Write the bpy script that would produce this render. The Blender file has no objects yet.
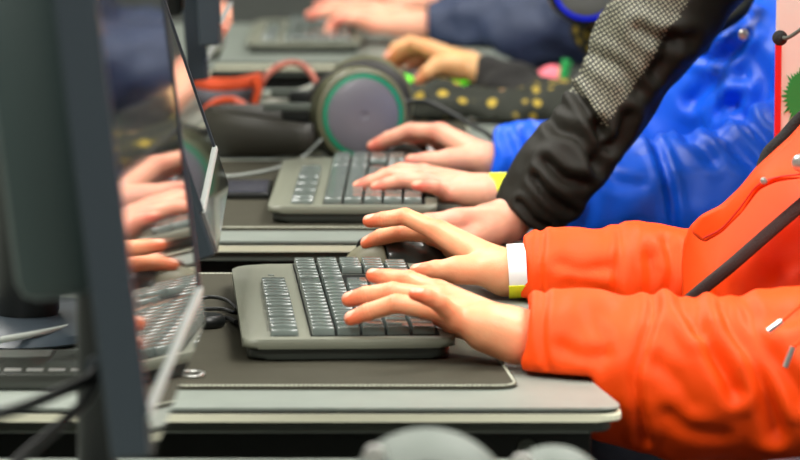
import bpy, bmesh, math, random
import numpy as np
from mathutils import Vector, Matrix
random.seed(7); rng = np.random.RandomState(3)
C = bpy.context.scene.collection
PI = math.pi
# ------------------------------------------------------------------ camera maths (desk top is z = 0 while building)
F = 4200.0; H = 0.494; P = math.atan(530.0/F)
fw = np.array([0, math.cos(P), -math.sin(P)]); up = np.array([0, math.sin(P), math.cos(P)])
cam0 = np.array([0, 0, H])
def ray(px, py): return fw + np.array([1, 0, 0])*(px-400)/F + up*(230-py)/F
def at(px, py, Y):
    d = ray(px, py); return cam0 + d*(Y/d[1])
def onz(px, py, z=0.0):
    d = ray(px, py); return cam0 + d*((z-H)/d[2])
def proj(V):
    Q = np.asarray(V) - cam0; dep = Q@fw
    return 400+F*Q[..., 0]/dep, 230-F*(Q@up)/dep
# ------------------------------------------------------------------ materials
def lin(c):
    return tuple((x/255/12.92 if x/255 <= .04045 else ((x/255+.055)/1.055)**2.4) for x in c)+(1,)
MATS = {}
def mat(name, col, rough=.5, metal=0, bump=0, bscale=200, var=0, vscale=20, sss=0, emit=0, coat=0, sheen=0, spec=.5, col2=None, detail=3):
    if name in MATS: return MATS[name]
    m = bpy.data.materials.new(name); m.use_nodes = True; nt = m.node_tree; b = nt.nodes['Principled BSDF']
    N = nt.nodes.new; L = nt.links.new
    b.inputs['Base Color'].default_value = lin(col); b.inputs['Roughness'].default_value = rough
    b.inputs['Metallic'].default_value = metal; b.inputs['Specular IOR Level'].default_value = spec
    b.inputs['Coat Weight'].default_value = coat; b.inputs['Sheen Weight'].default_value = sheen
    tc = N('ShaderNodeTexCoord')
    if sss:
        b.inputs['Subsurface Weight'].default_value = sss; b.inputs['Subsurface Radius'].default_value = (.012, .004, .002)
        b.inputs['Subsurface Scale'].default_value = 1.0
    if emit:
        b.inputs['Emission Color'].default_value = lin(col); b.inputs['Emission Strength'].default_value = emit
    if var:
        n = N('ShaderNodeTexNoise'); n.inputs['Scale'].default_value = vscale; n.inputs['Detail'].default_value = detail
        L(tc.outputs['Object'], n.inputs['Vector'])
        mx = N('ShaderNodeMix'); mx.data_type = 'RGBA'
        c = lin(col); c2 = lin(col2) if col2 else tuple(max(0, x*(1-var)) for x in c[:3])+(1,)
        mx.inputs['A'].default_value = c; mx.inputs['B'].default_value = c2
        r = N('ShaderNodeValToRGB'); r.color_ramp.elements[0].position = .4; r.color_ramp.elements[1].position = .62
        L(n.outputs['Fac'], r.inputs['Fac']); L(r.outputs['Color'], mx.inputs['Factor']); L(mx.outputs['Result'], b.inputs['Base Color'])
    if bump:
        n = N('ShaderNodeTexNoise'); n.inputs['Scale'].default_value = bscale; n.inputs['Detail'].default_value = 4
        L(tc.outputs['Object'], n.inputs['Vector'])
        bp = N('ShaderNodeBump'); bp.inputs['Strength'].default_value = bump; bp.inputs['Distance'].default_value = .002
        L(n.outputs['Fac'], bp.inputs['Height']); L(bp.outputs['Normal'], b.inputs['Normal'])
    MATS[name] = m; return m
def skin_mat(name, col, red):
    m = mat(name, col, rough=.42, bump=.12, bscale=420, sss=.25, spec=.4)
    nt = m.node_tree; b = nt.nodes['Principled BSDF']; N = nt.nodes.new; L = nt.links.new
    a = N('ShaderNodeAttribute'); a.attribute_name = 'flush'
    n = N('ShaderNodeTexNoise'); n.inputs['Scale'].default_value = 90; tc = N('ShaderNodeTexCoord'); L(tc.outputs['Object'], n.inputs['Vector'])
    mu = N('ShaderNodeMath'); mu.operation = 'MULTIPLY_ADD'; L(n.outputs['Fac'], mu.inputs[0]); mu.inputs[1].default_value = .35; 
    L(a.outputs['Fac'], mu.inputs[2])
    sb = N('ShaderNodeMath'); sb.operation = 'SUBTRACT'; sb.use_clamp = True; L(mu.outputs[0], sb.inputs[0]); sb.inputs[1].default_value = .12
    mx = N('ShaderNodeMix'); mx.data_type = 'RGBA'; mx.inputs['A'].default_value = lin(col); mx.inputs['B'].default_value = lin(red)
    L(sb.outputs[0], mx.inputs['Factor']); L(mx.outputs['Result'], b.inputs['Base Color'])
    return m
def dots_mat(name, base, dot, scale):
    m = mat(name, base, rough=.6); nt = m.node_tree; b = nt.nodes['Principled BSDF']; N = nt.nodes.new; L = nt.links.new
    tc = N('ShaderNodeTexCoord'); mp = N('ShaderNodeMapping'); mp.inputs['Rotation'].default_value = (0, .6, 0); mp.inputs['Scale'].default_value = (scale, .001, scale)
    L(tc.outputs['Object'], mp.inputs['Vector'])
    v = N('ShaderNodeTexVoronoi'); v.inputs['Scale'].default_value = 1; v.inputs['Randomness'].default_value = .12
    L(mp.outputs['Vector'], v.inputs['Vector'])
    r = N('ShaderNodeValToRGB'); r.color_ramp.elements[0].position = .20; r.color_ramp.elements[1].position = .34
    r.color_ramp.elements[0].color = lin(dot); r.color_ramp.elements[1].color = lin(base)
    L(v.outputs['Distance'], r.inputs['Fac']); L(r.outputs['Color'], b.inputs['Base Color'])
    return m
def spots_mat(name, base, dot, scale, thr=.28):
    m = mat(name, base, rough=.8); nt = m.node_tree; b = nt.nodes['Principled BSDF']; N = nt.nodes.new; L = nt.links.new
    tc = N('ShaderNodeTexCoord'); v = N('ShaderNodeTexVoronoi'); v.inputs['Scale'].default_value = scale; v.inputs['Randomness'].default_value = .7
    L(tc.outputs['Object'], v.inputs['Vector'])
    r = N('ShaderNodeValToRGB'); r.color_ramp.elements[0].position = thr; r.color_ramp.elements[1].position = thr+.07
    r.color_ramp.elements[0].color = lin(dot); r.color_ramp.elements[1].color = lin(base)
    L(v.outputs['Distance'], r.inputs['Fac']); L(r.outputs['Color'], b.inputs['Base Color'])
    return m
M = dict(
 desk=mat('desk_laminate', (120, 127, 119), .45, var=.08, vscale=30, bump=.05, bscale=900),
 groove=mat('dark_groove', (22, 26, 24), .7),
 edge=mat('cream_edge_band', (222, 222, 196), .4),
 under=mat('desk_underside', (84, 90, 82), .6),
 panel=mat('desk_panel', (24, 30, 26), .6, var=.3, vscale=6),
 mat_=mat('desk_mat', (62, 60, 50), .85, spec=.12, bump=.25, bscale=1500, var=.06, vscale=40),
 kb=mat('keyboard_plastic', (112, 114, 100), .42, bump=.08, bscale=1200),
 kbbase=mat('keyboard_base', (46, 50, 45), .4),
 key=mat('key_plastic', (98, 107, 102), .22, coat=.7), well=mat('key_well_plastic', (14, 16, 15), .8, spec=.1),
 blk=mat('black_plastic', (18, 20, 19), .35),
 gblk=mat('gloss_black_plastic', (44, 46, 42), .2, coat=.5),
 olive=mat('mouse_button_plastic', (104, 100, 76), .5),
 mon=mat('monitor_casing', (40, 49, 56), .42),
 monback=mat('monitor_back', (44, 58, 57), .5),
 screen=mat('screen_glass', (16, 20, 34), .055, coat=1, spec=1.0),
 bezel=mat('glossy_bezel', (70, 66, 66), .10, coat=1, spec=1.0),
 strip=mat('bezel_trim', (200, 205, 200), .25),
 cable=mat('black_cable', (26, 28, 27), .5),
 gcable=mat('grey_cable', (150, 156, 150), .5),
 orange=mat('orange_jacket', (242, 72, 4), .55, bump=.15, bscale=700, spec=.22),
 orange2=mat('orange_lining', (214, 30, 20), .6),
 blue=mat('blue_jacket', (8, 92, 228), .42, bump=.12, bscale=600, spec=.35),
 navy=mat('navy_jacket', (38, 50, 78), .6, bump=.2, bscale=200),
 black=mat('black_jacket', (29, 27, 20), .6, bump=.2, bscale=900, spec=.3),
 jeans=mat('dark_trousers', (40, 44, 56), .8, bump=.3, bscale=700),
 shoe=mat('shoe_rubber', (50, 50, 52), .6),
 hairb=mat('brown_hair', (70, 48, 32), .6, bump=.9, bscale=160, var=.4, vscale=120),
 hairk=mat('dark_hair', (34, 26, 22), .55, bump=.9, bscale=160, var=.4, vscale=120),
 nail=mat('fingernail', (234, 164, 136), .45),
 eye=mat('eye_white', (235, 232, 226), .2), iris=mat('eye_iris', (50, 34, 24), .2), lip=mat('lip_skin', (205, 112, 104), .4),
 white=mat('white_paper_band', (238, 240, 238), .5), yellow=mat('yellow_band', (236, 240, 20), .5),
 zip=mat('zipper_tape', (52, 46, 44), .6, bump=.6, bscale=900), rib=mat('ribbed_knit', (26, 24, 22), .8, bump=.8, bscale=600),
 metal=mat('brushed_metal', (205, 205, 200), .28, metal=.9),
 teal=mat('green_ring', (20, 122, 88), .35), cup=mat('cup_disc', (100, 98, 104), .32, bump=.1, bscale=900),
 olivecup=mat('cup_shell', (98, 98, 74), .35), pad=mat('ear_cushion', (30, 27, 24), .6, bump=.3, bscale=300),
 band=mat('headband_pad', (44, 42, 34), .45, bump=.3, bscale=300),
 redor=mat('orange_plastic', (226, 84, 40), .4), bring=mat('blue_ring', (14, 34, 214), .35, emit=.15),
 green=mat('green_light', (110, 240, 40), .4, emit=.7), pink=mat('pink_cloth', (250, 120, 136), .7, bump=.4, bscale=90),
 shiny=mat('silver_grey_shell', (98, 105, 98), .6), red=mat('red_edge', (220, 24, 30), .5), gprint=mat('green_print', (20, 150, 70), .5),
 banner=mat('banner_vinyl', (232, 232, 224), .5), seat=mat('chair_fabric', (46, 46, 46), .8, bump=.5, bscale=500),
 floor=mat('floor_carpet', (92, 90, 84), .85, bump=.4, bscale=60, var=.15, vscale=3), wall=mat('wall_paint', (150, 152, 146), .8, bump=.1, bscale=40),
 ceil=mat('ceiling_tiles', (200, 200, 194), .9), lamp=mat('lamp_diffuser', (255, 252, 240), .5, emit=6),
 mesh=dots_mat('reflective_mesh', (32, 32, 24), (172, 171, 146), 290),
 camo=spots_mat('spotted_fleece', (30, 33, 22), (176, 150, 48), 46, .27),
 skin1=skin_mat('skin_warm', (232, 162, 120), (224, 104, 64)),
 skin2=skin_mat('skin_rosy', (234, 172, 144), (218, 100, 84)),
 skin3=skin_mat('skin_tan', (226, 176, 122), (212, 120, 70)),
)
# ------------------------------------------------------------------ object helpers
def wloc(o):
    v = Vector((0, 0, 0))
    while o: v = v+o.location; o = o.parent
    return v
def props(o, label=None, cat=None, group=None, kind=None):
    if label: o['label'] = label
    if cat: o['category'] = cat
    if group: o['group'] = group
    if kind: o['kind'] = kind
    return o
def thing(name, label, cat, loc, group=None):
    o = bpy.data.objects.new(name, None); C.objects.link(o); o.location = [float(v) for v in loc]; o.empty_display_size = .05
    return props(o, label, cat, group)
def link(name, me, mats, parent=None, smooth=True):
    if not isinstance(mats, (list, tuple)): mats = [mats]
    for m in mats: me.materials.append(m)
    if parent is not None: me.transform(Matrix.Translation(-wloc(parent)))
    o = bpy.data.objects.new(name, me); C.objects.link(o)
    if parent is not None: o.parent = parent
    if smooth: me.polygons.foreach_set('use_smooth', [True]*len(me.polygons))
    me.update()
    return o
def fin(name, bm, mats, parent=None, smooth=False, angle=None):
    me = bpy.data.meshes.new(name); bmesh.ops.recalc_face_normals(bm, faces=bm.faces); bm.to_mesh(me); bm.free()
    o = link(name, me, mats, parent, smooth)
    if smooth:
        try: me.set_sharp_from_angle(angle=math.radians(angle or 40))
        except Exception: pass
    return o
def box(bm, lo, hi, bev=0, seg=2, rot=None):
    b = bmesh.new(); bmesh.ops.create_cube(b, size=1)
    s = [hi[i]-lo[i] for i in range(3)]; c = [(hi[i]+lo[i])/2 for i in range(3)]
    for v in b.verts: v.co = Vector((v.co.x*s[0], v.co.y*s[1], v.co.z*s[2]))
    if bev: bmesh.ops.bevel(b, geom=list(b.edges), offset=bev, segments=seg, profile=.5, affect='EDGES')
    if rot: bmesh.ops.transform(b, matrix=rot, verts=b.verts)
    for v in b.verts: v.co += Vector(c)
    merge(bm, b); return bm
def merge(bm, b):
    me = bpy.data.meshes.new('t'); b.to_mesh(me); b.free(); bm.from_mesh(me); bpy.data.meshes.remove(me)
def prism(bm, pts, z0, z1, bev=0):
    b = bmesh.new(); lo = [b.verts.new((p[0], p[1], z0)) for p in pts]; hi = [b.verts.new((p[0], p[1], z1)) for p in pts]
    n = len(pts); b.faces.new(lo[::-1]); b.faces.new(hi)
    for i in range(n): b.faces.new((lo[i], lo[(i+1) % n], hi[(i+1) % n], hi[i]))
    if bev:
        top = [e for e in b.edges if all(abs(v.co.z-z1) < 1e-7 for v in e.verts) or all(abs(v.co.z-z0) < 1e-7 for v in e.verts)]
        bmesh.ops.bevel(b, geom=top, offset=bev, segments=3, profile=.5, affect='EDGES')
    merge(bm, b); return bm
def rounded(pts, r, n=6):
    out = []; N = len(pts)
    for i in range(N):
        p = np.array(pts[i], float); a = np.array(pts[i-1], float); c = np.array(pts[(i+1) % N], float)
        rr = r[i] if isinstance(r, (list, tuple)) else r
        if rr <= 0: out.append(tuple(p)); continue
        u = (a-p)/np.linalg.norm(a-p); w = (c-p)/np.linalg.norm(c-p)
        s = p+u*rr; e = p+w*rr
        for k in range(n+1):
            t = k/n; out.append(tuple((1-t)**2*s+2*t*(1-t)*p+t*t*e))
    return out
def catmull(P_, n=8):
    P_ = [np.array(p, float) for p in P_]; Q = [2*P_[0]-P_[1]]+P_+[2*P_[-1]-P_[-2]]; out = []
    for i in range(1, len(Q)-2):
        a, b, c, d = Q[i-1:i+3]
        for k in range(n):
            t = k/n; out.append(.5*((2*b)+(-a+c)*t+(2*a-5*b+4*c-d)*t*t+(-a+3*b-3*c+d)*t**3))
    out.append(P_[-1]); return out
def tube(bm, pts, r, seg=10, n=8, smooth=True, flat=None):
    P_ = catmull(pts, n) if smooth and len(pts) > 2 else [np.array(p, float) for p in pts]
    rings = []; ref = np.array([0, 0, 1.]) if flat is None else np.array(flat[0], float)
    for i, p in enumerate(P_):
        t = P_[min(i+1, len(P_)-1)]-P_[max(i-1, 0)]; t = t/(np.linalg.norm(t)+1e-12)
        u = np.cross(t, ref)
        if np.linalg.norm(u) < 1e-3: u = np.cross(t, [0, 1, 0])
        u /= np.linalg.norm(u); w = np.cross(u, t)
        rr = r(i/(len(P_)-1)) if callable(r) else r
        ru, rw = (rr, rr) if flat is None else (rr, rr*flat[1])
        rings.append([bm.verts.new(p+u*ru*math.cos(2*PI*k/seg)+w*rw*math.sin(2*PI*k/seg)) for k in range(seg)])
    for a, b in zip(rings, rings[1:]):
        for k in range(seg): bm.faces.new((a[k], a[(k+1) % seg], b[(k+1) % seg], b[k]))
    bm.faces.new(rings[0][::-1]); bm.faces.new(rings[-1]); return bm
def lathe(bm, prof, o, axis, seg=40):
    """prof: list of (radius, distance along axis)"""
    a = np.array(axis, float); a /= np.linalg.norm(a); u = np.cross(a, [0, 0, 1.])
    if np.linalg.norm(u) < 1e-3: u = np.array([1., 0, 0])
    u /= np.linalg.norm(u); w = np.cross(a, u); o = np.array(o, float); rings = []
    for r, d in prof:
        if r < 1e-6: rings.append([bm.verts.new(o+a*d)])
        else: rings.append([bm.verts.new(o+a*d+r*(u*math.cos(2*PI*k/seg)+w*math.sin(2*PI*k/seg))) for k in range(seg)])
    for A, B in zip(rings, rings[1:]):
        for k in range(seg):
            k2 = (k+1) % seg
            if len(A) == 1 and len(B) == 1: continue
            if len(A) == 1: bm.faces.new((A[0], B[k], B[k2]))
            elif len(B) == 1: bm.faces.new((A[k], A[k2], B[0]))
            else: bm.faces.new((A[k], A[k2], B[k2], B[k]))
    if len(rings[0]) > 1: bm.faces.new(rings[0])
    if len(rings[-1]) > 1: bm.faces.new(rings[-1])
    return bm
def copy_tree(o, parent=None):
    c = o.copy(); C.objects.link(c)
    if parent is not None: c.parent = parent
    for ch in list(o.children): copy_tree(ch, c)
    return c
# ------------------------------------------------------------------ signed distance modelling
def cap(p, a, b, ra, rb):
    a = np.asarray(a, np.float32); b = np.asarray(b, np.float32); ab = b-a
    t = np.clip((p-a)@ab/max(float(ab@ab), 1e-12), 0, 1)
    return np.linalg.norm(p-a-t[:, None]*ab, axis=1)-(ra+(rb-ra)*t)
def smin(a, b, k):
    h = np.clip(.5+.5*(b-a)/k, 0, 1); return b*(1-h)+a*h-k*h*(1-h)
def ell(p, c, r):
    q = (p-np.asarray(c, np.float32)); r = np.asarray(r, np.float32)
    k0 = np.linalg.norm(q/r, axis=1); k1 = np.linalg.norm(q/(r*r), axis=1)+1e-9
    return k0*(k0-1)/k1
def chain(p, pts, rs, k=.003):
    d = None
    for i in range(len(pts)-1):
        e = cap(p, pts[i], pts[i+1], rs[i], rs[i+1]); d = e if d is None else smin(d, e, k)
    return d
def nets(f, lo, hi, h, B=8):
    lo = np.asarray(lo, float); hi = np.asarray(hi, float)
    nb = np.ceil((hi-lo)/(h*B)).astype(int)+1; n = nb*B
    ix = np.stack(np.meshgrid(*[np.arange(k) for k in nb], indexing='ij'), -1).reshape(-1, 3)
    cen = (lo+(ix*B+(B-1)/2)*h).astype(np.float32)
    d = np.concatenate([f(cen[i:i+200000]) for i in range(0, len(cen), 200000)])
    act = np.abs(d) < h*B*1.25
    V = np.repeat(np.repeat(np.repeat(d.reshape(nb), B, 0), B, 1), B, 2).astype(np.float32)
    Vb = V.reshape(nb[0], B, nb[1], B, nb[2], B)
    off = np.stack(np.meshgrid(*[np.arange(B)]*3, indexing='ij'), -1).reshape(-1, 3)
    A = ix[act]
    for i in range(0, len(A), 400):
        a = A[i:i+400]; pts = (lo+(a[:, None, :]*B+off[None])*h).astype(np.float32).reshape(-1, 3)
        v = f(pts).reshape(len(a), B, B, B)
        Vb[a[:, 0], :, a[:, 1], :, a[:, 2], :] = v
    S = V < 0
    s = [slice(None, -1), slice(1, None)]
    cnt = np.zeros(tuple(n-1), np.int8)
    for i in (0, 1):
        for j in (0, 1):
            for k in (0, 1): cnt += S[s[i], s[j], s[k]]
    cells = np.argwhere((cnt > 0) & (cnt < 8)); idx = -np.ones(tuple(n-1), np.int32); idx[tuple(cells.T)] = np.arange(len(cells))
    acc = np.zeros((len(cells), 3)); w = np.zeros(len(cells))
    cor = [(i, j, k) for i in (0, 1) for j in (0, 1) for k in (0, 1)]
    for a in cor:
        for ax in range(3):
            if a[ax]: continue
            b = list(a); b[ax] = 1
            va = V[tuple((cells+a).T)]; vb = V[tuple((cells+b).T)]; m = (va < 0) != (vb < 0)
            t = np.where(m, va/np.where(m, va-vb, 1), 0)
            pnt = np.tile(np.array(a, float), (len(cells), 1)); pnt[:, ax] += t
            acc += pnt*m[:, None]; w += m
    verts = lo+(cells+acc/w[:, None])*h
    quads = []
    for ax in range(3):
        o1, o2 = [(1, 2), (2, 0), (0, 1)][ax]
        sa = [slice(None)]*3; sb = [slice(None)]*3; sa[ax] = slice(None, -1); sb[ax] = slice(1, None)
        D = S[tuple(sa)] != S[tuple(sb)]; E = np.argwhere(D)
        E = E[(E[:, o1] > 0) & (E[:, o2] > 0) & (E[:, o1] < n[o1]-1) & (E[:, o2] < n[o2]-1)]
        ins = S[tuple(E.T)]
        def g(d1, d2):
            q = E.copy(); q[:, o1] -= d1; q[:, o2] -= d2; return idx[tuple(q.T)]
        q = np.stack([g(1, 1), g(0, 1), g(0, 0), g(1, 0)], 1); q[~ins] = q[~ins][:, ::-1]
        quads.append(q)
    q = np.concatenate(quads); q = q[(q >= 0).all(1)]
    return verts, q
def relax(v, q, it=1, lam=.5):
    e = np.concatenate([q[:, [0, 1]], q[:, [1, 2]], q[:, [2, 3]], q[:, [3, 0]]])
    for _ in range(it):
        s = np.zeros_like(v); c = np.zeros(len(v))
        for a, b in ((0, 1), (1, 0)):
            np.add.at(s, e[:, a], v[e[:, b]]); np.add.at(c, e[:, a], 1)
        v = v+lam*(s/np.maximum(c, 1)[:, None]-v)
    return v
def normals(v, q):
    n = np.cross(v[q[:, 2]]-v[q[:, 0]], v[q[:, 3]]-v[q[:, 1]]); N = np.zeros_like(v)
    for k in range(4): np.add.at(N, q[:, k], n)
    return N/(np.linalg.norm(N, axis=1)[:, None]+1e-12)
def vnoise(p, seed=0):
    i = np.floor(p).astype(np.int64); f = p-i; f = f*f*(3-2*f)
    def hsh(a, b, c):
        x = (a*73856093) ^ (b*19349663) ^ (c*83492791) ^ (seed*2654435761)
        x = (x ^ (x >> 13))*1274126177 & 0x7fffffff; x = (x ^ (x >> 16)) & 0xffff
        return x/65535.
    r = 0
    for a in (0, 1):
        for b in (0, 1):
            for c in (0, 1):
                w = (f[:, 0] if a else 1-f[:, 0])*(f[:, 1] if b else 1-f[:, 1])*(f[:, 2] if c else 1-f[:, 2])
                r = r+w*hsh(i[:, 0]+a, i[:, 1]+b, i[:, 2]+c)
    return r
def mesh_np(name, v, q, fmat=None, flush=None):
    me = bpy.data.meshes.new(name)
    me.vertices.add(len(v)); me.vertices.foreach_set('co', v.astype(np.float32).ravel())
    me.loops.add(q.size); me.loops.foreach_set('vertex_index', q.astype(np.int32).ravel())
    me.polygons.add(len(q)); me.polygons.foreach_set('loop_start', np.arange(0, q.size, 4, dtype=np.int32))
    try: me.polygons.foreach_set('loop_total', np.full(len(q), 4, np.int32))
    except Exception: pass
    if fmat is not None: me.polygons.foreach_set('material_index', fmat.astype(np.int32))
    if flush is not None:
        a = me.attributes.new('flush', 'FLOAT', 'POINT'); a.data.foreach_set('value', flush.astype(np.float32))
    me.update(calc_edges=True); me.validate(); return me
def U(v): v = np.asarray(v, float); return v/np.linalg.norm(v)

# ---- hand: joints per digit, index..pinky then thumb; all in world coordinates
def hand(spec, h=.0011):
    W = np.array(spec['W']); E = np.array(spec['E']); rw = spec.get('rw', .016)
    fg = [[np.array(at(*j)) for j in f] for f in spec['fingers']]; th = [np.array(at(*j)) for j in spec['thumb']]
    sc = spec.get('s', 1.0)
    R4 = [[.0088, .0074, .0068, .0056], [.009, .0077, .007, .0058], [.0086, .0073, .0066, .0055], [.0078, .0066, .006, .005]]
    R4 = [[r*sc for r in R] for R in R4]; RT = [r*sc for r in (.0125, .0098, .0082, .0066)]
    sp = fg[0][0]-fg[3][0]; sp = sp/np.linalg.norm(sp)
    sw = spec.get('sw', .009)
    offs = [1, .35, -.35, -1]
    def f(p):
        d = smin(cap(p, W+sp*sw, E+sp*sw*.9, rw, rw*1.08), cap(p, W-sp*sw, E-sp*sw*.9, rw, rw*1.08), .008)
        for i in range(4):
            d = smin(d, cap(p, W+sp*sw*offs[i], fg[i][0], rw*.86, R4[i][0]*1.12), .007)
        d = smin(d, cap(p, W+sp*sw*.8, th[1], rw*.85, RT[1]), .008)
        d = smin(d, cap(p, W-sp*sw*1.15, W*.55+fg[3][0]*.45-sp*.002, rw*1.02, rw*spec.get('heel', .95)), .008)
        out = None
        for i in range(4):
            c = chain(p, fg[i], R4[i], .0016)
            e = smin(d, c, .0045)
            out = e if out is None else smin(out, e, .0007)
        c = chain(p, th, RT, .002); out = smin(out, smin(d, c, .008), .0007)
        return out
    allp = np.array([W, E]+[j for g in fg for j in g]+th)
    v, q = nets(f, allp.min(0)-.024, allp.max(0)+.024, h)
    v = relax(v, q, 2, .4); N = normals(v, q)
    # intrinsic flush of tips and knuckles, small creases over the joints
    fl = np.zeros(len(v))
    for g in fg+[th]:
        for k, (w, s) in enumerate(((.55, .010), (.5, .007), (.3, .006), (.95, .011))):
            if g is th and k == 0: continue
            fl = np.maximum(fl, w*np.exp(-(np.linalg.norm(v-g[k], axis=1)/s)**2/1.6))
    for g in fg:
        for k in (1, 2):
            ax = U(g[k+1]-g[k-1]); r = v-g[k]; t = r@ax; m = np.exp(-(np.linalg.norm(r, axis=1)/.009)**2)
            v = v-N*(m*.0005*np.cos(t*2*PI/.0028)*.6)[:, None]
    cen = v[q].mean(1); fn = N[q].mean(1); fm = np.zeros(len(q), int)
    upv = np.array(spec.get('dorsal', (0, -.25, 1.)))
    for g, R in list(zip(fg, R4))+[(th, RT)]:
        ax = U(g[3]-g[2]); dn = U(upv-ax*(upv@ax)); side = np.cross(ax, dn)
        nc = g[3]+dn*R[3]*.9; r = cen-nc
        m = ((r@ax)/.0052)**2+((r@side)/.0042)**2 < 1
        fm[m & (np.linalg.norm(r, axis=1) < .008) & (fn@dn > .25)] = 1
    return v, q, fm, fl
# ---- head
def head(Cn, fwd, upd, s=1.0, h=.0028):
    Cn = np.array(Cn); f_ = U(fwd); u_ = U(np.array(upd)-f_*(np.array(upd)@f_)); l_ = np.cross(u_, f_)
    Rm = np.stack([f_, l_, u_]).astype(np.float32)
    def loc(p): return ((p-Cn.astype(np.float32))@Rm.T)/s
    def f(p):
        x = loc(p); y = x.copy(); y[:, 1] = np.abs(y[:, 1])
        d = ell(x, (-.012, 0, .025), (.092, .074, .088)); d = smin(d, ell(x, (.028, 0, -.048), (.052, .05, .056)), .03)
        d = smin(d, ell(y, (.05, .034, -.018), (.03, .026, .03)), .015)
        d = -smin(-d, np.linalg.norm(y-np.array([.094, .031, .012], np.float32), axis=1)-.013, .010)
        d = smin(d, cap(x, (.078, 0, .018), (.098, 0, -.016), .006, .0095), .008)
        d = smin(d, cap(y, (.076, .008, -.046), (.070, .022, -.046), .0075, .004), .005)
        d = smin(d, cap(y, (.08, .015, .034), (.07, .045, .034), .006, .005), .008)
        d = np.minimum(d, np.linalg.norm(y-np.array([.070, .031, .012], np.float32), axis=1)-.0125)
        d = smin(d, ell(y, (-.008, .077, -.002), (.017, .008, .03)), .004)
        d = smin(d, cap(x, (-.02, 0, -.035), (-.018, 0, -.085), .05, .046), .03)
        return d*s
    v, q = nets(f, Cn-.2*s, Cn+.2*s, h); v = relax(v, q, 1); c = loc(v[q].mean(1).astype(np.float32)); y = c.copy(); y[:, 1] = np.abs(y[:, 1])
    fm = np.zeros(len(q), int); de = np.linalg.norm(y-np.array([.070, .031, .012]), axis=1)
    fm[(de < .0132) & (c[:, 0] > .075)] = 2; fm[(de < .0135) & (np.hypot(y[:, 1]-.031, c[:, 2]-.012) < .0055) & (c[:, 0] > .075)] = 3
    fm[(np.abs(c[:, 2]+.046) < .006) & (y[:, 1] < .023) & (c[:, 0] > .074)] = 4
    def g(p):
        x = loc(p); d = ell(x, (-.016, 0, .03), (.101, .084, .097))
        d = smin(d, ell(x, (-.05, 0, -.01), (.06, .07, .07)), .02)
        cut = np.maximum(.035+.3*(x[:, 2]-.06)-x[:, 0]*1.0+.01, x[:, 2]-.068)   # keep the face open
        face = -np.minimum(-(x[:, 0]-.018), 0)
        return np.maximum(d, np.minimum(x[:, 0]-.02, .062-x[:, 2]))*s
    hv, hq = nets(g, Cn-.2*s, Cn+.2*s, h*1.3)
    n = normals(hv, hq); hv = hv+n*((vnoise(hv*160, 5)-.5)*.007)[:, None]
    return (v, q, fm), (hv, hq)
def join(parts):
    V, Q, Fm, Fl = [], [], [], []; o = 0
    for v, q, fm, fl in parts:
        V.append(v); Q.append(q+o); Fm.append(fm); Fl.append(fl if fl is not None else np.zeros(len(v))); o += len(v)
    return np.concatenate(V), np.concatenate(Q), np.concatenate(Fm), np.concatenate(Fl)
# ---- cloth
def seg2(p, strokes):
    """strokes: polylines in (x, z); returns distance"""
    best = np.full(len(p), 1e9)
    for a, b in zip(strokes, strokes[1:]):
        a = np.array(a); b = np.array(b); ab = b-a; t = np.clip((p-a)@ab/(ab@ab+1e-12), 0, 1)
        best = np.minimum(best, np.linalg.norm(p-a-t[:, None]*ab, axis=1))
    return best
def garment(chains, k, lo, hi, h, cuts=(), hollow=(), carve=None, folds=(), noise=(.004, 14, 1), seed=1, noise2=(.0015, 60), extra=None):
    def f(p):
        d = None
        for pts, rs in chains:
            e = chain(p, pts, rs, k*.8); d = e if d is None else smin(d, e, k)
        if extra: d = smin(d, extra(p), .02)
        for c, n, rad in cuts:
            n = U(n).astype(np.float32); r = p-np.asarray(c, np.float32); t = r@n
            near = np.linalg.norm(r, axis=1)-rad
            d = np.where(near < 0, np.maximum(d, t), d)
        for a, b, r in hollow: d = np.maximum(d, -cap(p, a, b, r, r*.92))
        if carve: d = np.maximum(d, -carve(p))
        return d
    v, q = nets(f, lo, hi, h); v = relax(v, q, 1, .5); N = normals(v, q)
    a, s, an = noise
    d = np.abs(vnoise(v*np.array([s*1.6, s*an, s]), seed)-.5)*2
    d2 = vnoise(v*s*2.3, seed+3)-.5
    disp = (d-.5)*a*.9+d2*a*2.0+noise2[0]*(vnoise(v*noise2[1], seed+9)-.5)*2
    for fo in folds:
        pts, Y0, dep, w = fo[:4]; rg = fo[4] if len(fo) > 4 else .11
        st = [(at(x, y, Y0)[0], at(x, y, Y0)[2]) for x, y in pts]
        dd = seg2(v[:, [0, 2]], catmull([np.array(s_) for s_ in st], 5) if len(st) > 2 else st)
        m = (np.abs(v[:, 1]-Y0) < rg) & (N[:, 1] < .35)
        disp = disp+np.where(m, -dep*np.exp(-(dd/w)**2)+dep*.55*np.exp(-((dd-2.1*w)/(w*1.2))**2), 0)
    if carve is not None:
        near = carve(v.astype(np.float32)); disp = np.where(near < .004, np.minimum(disp, 0), disp)
    v = v+N*disp[:, None]
    return v, q
def bounds(chains, m):
    P_ = np.concatenate([np.array(c[0]) for c in chains]); return P_.min(0)-m, P_.max(0)+m

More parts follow.
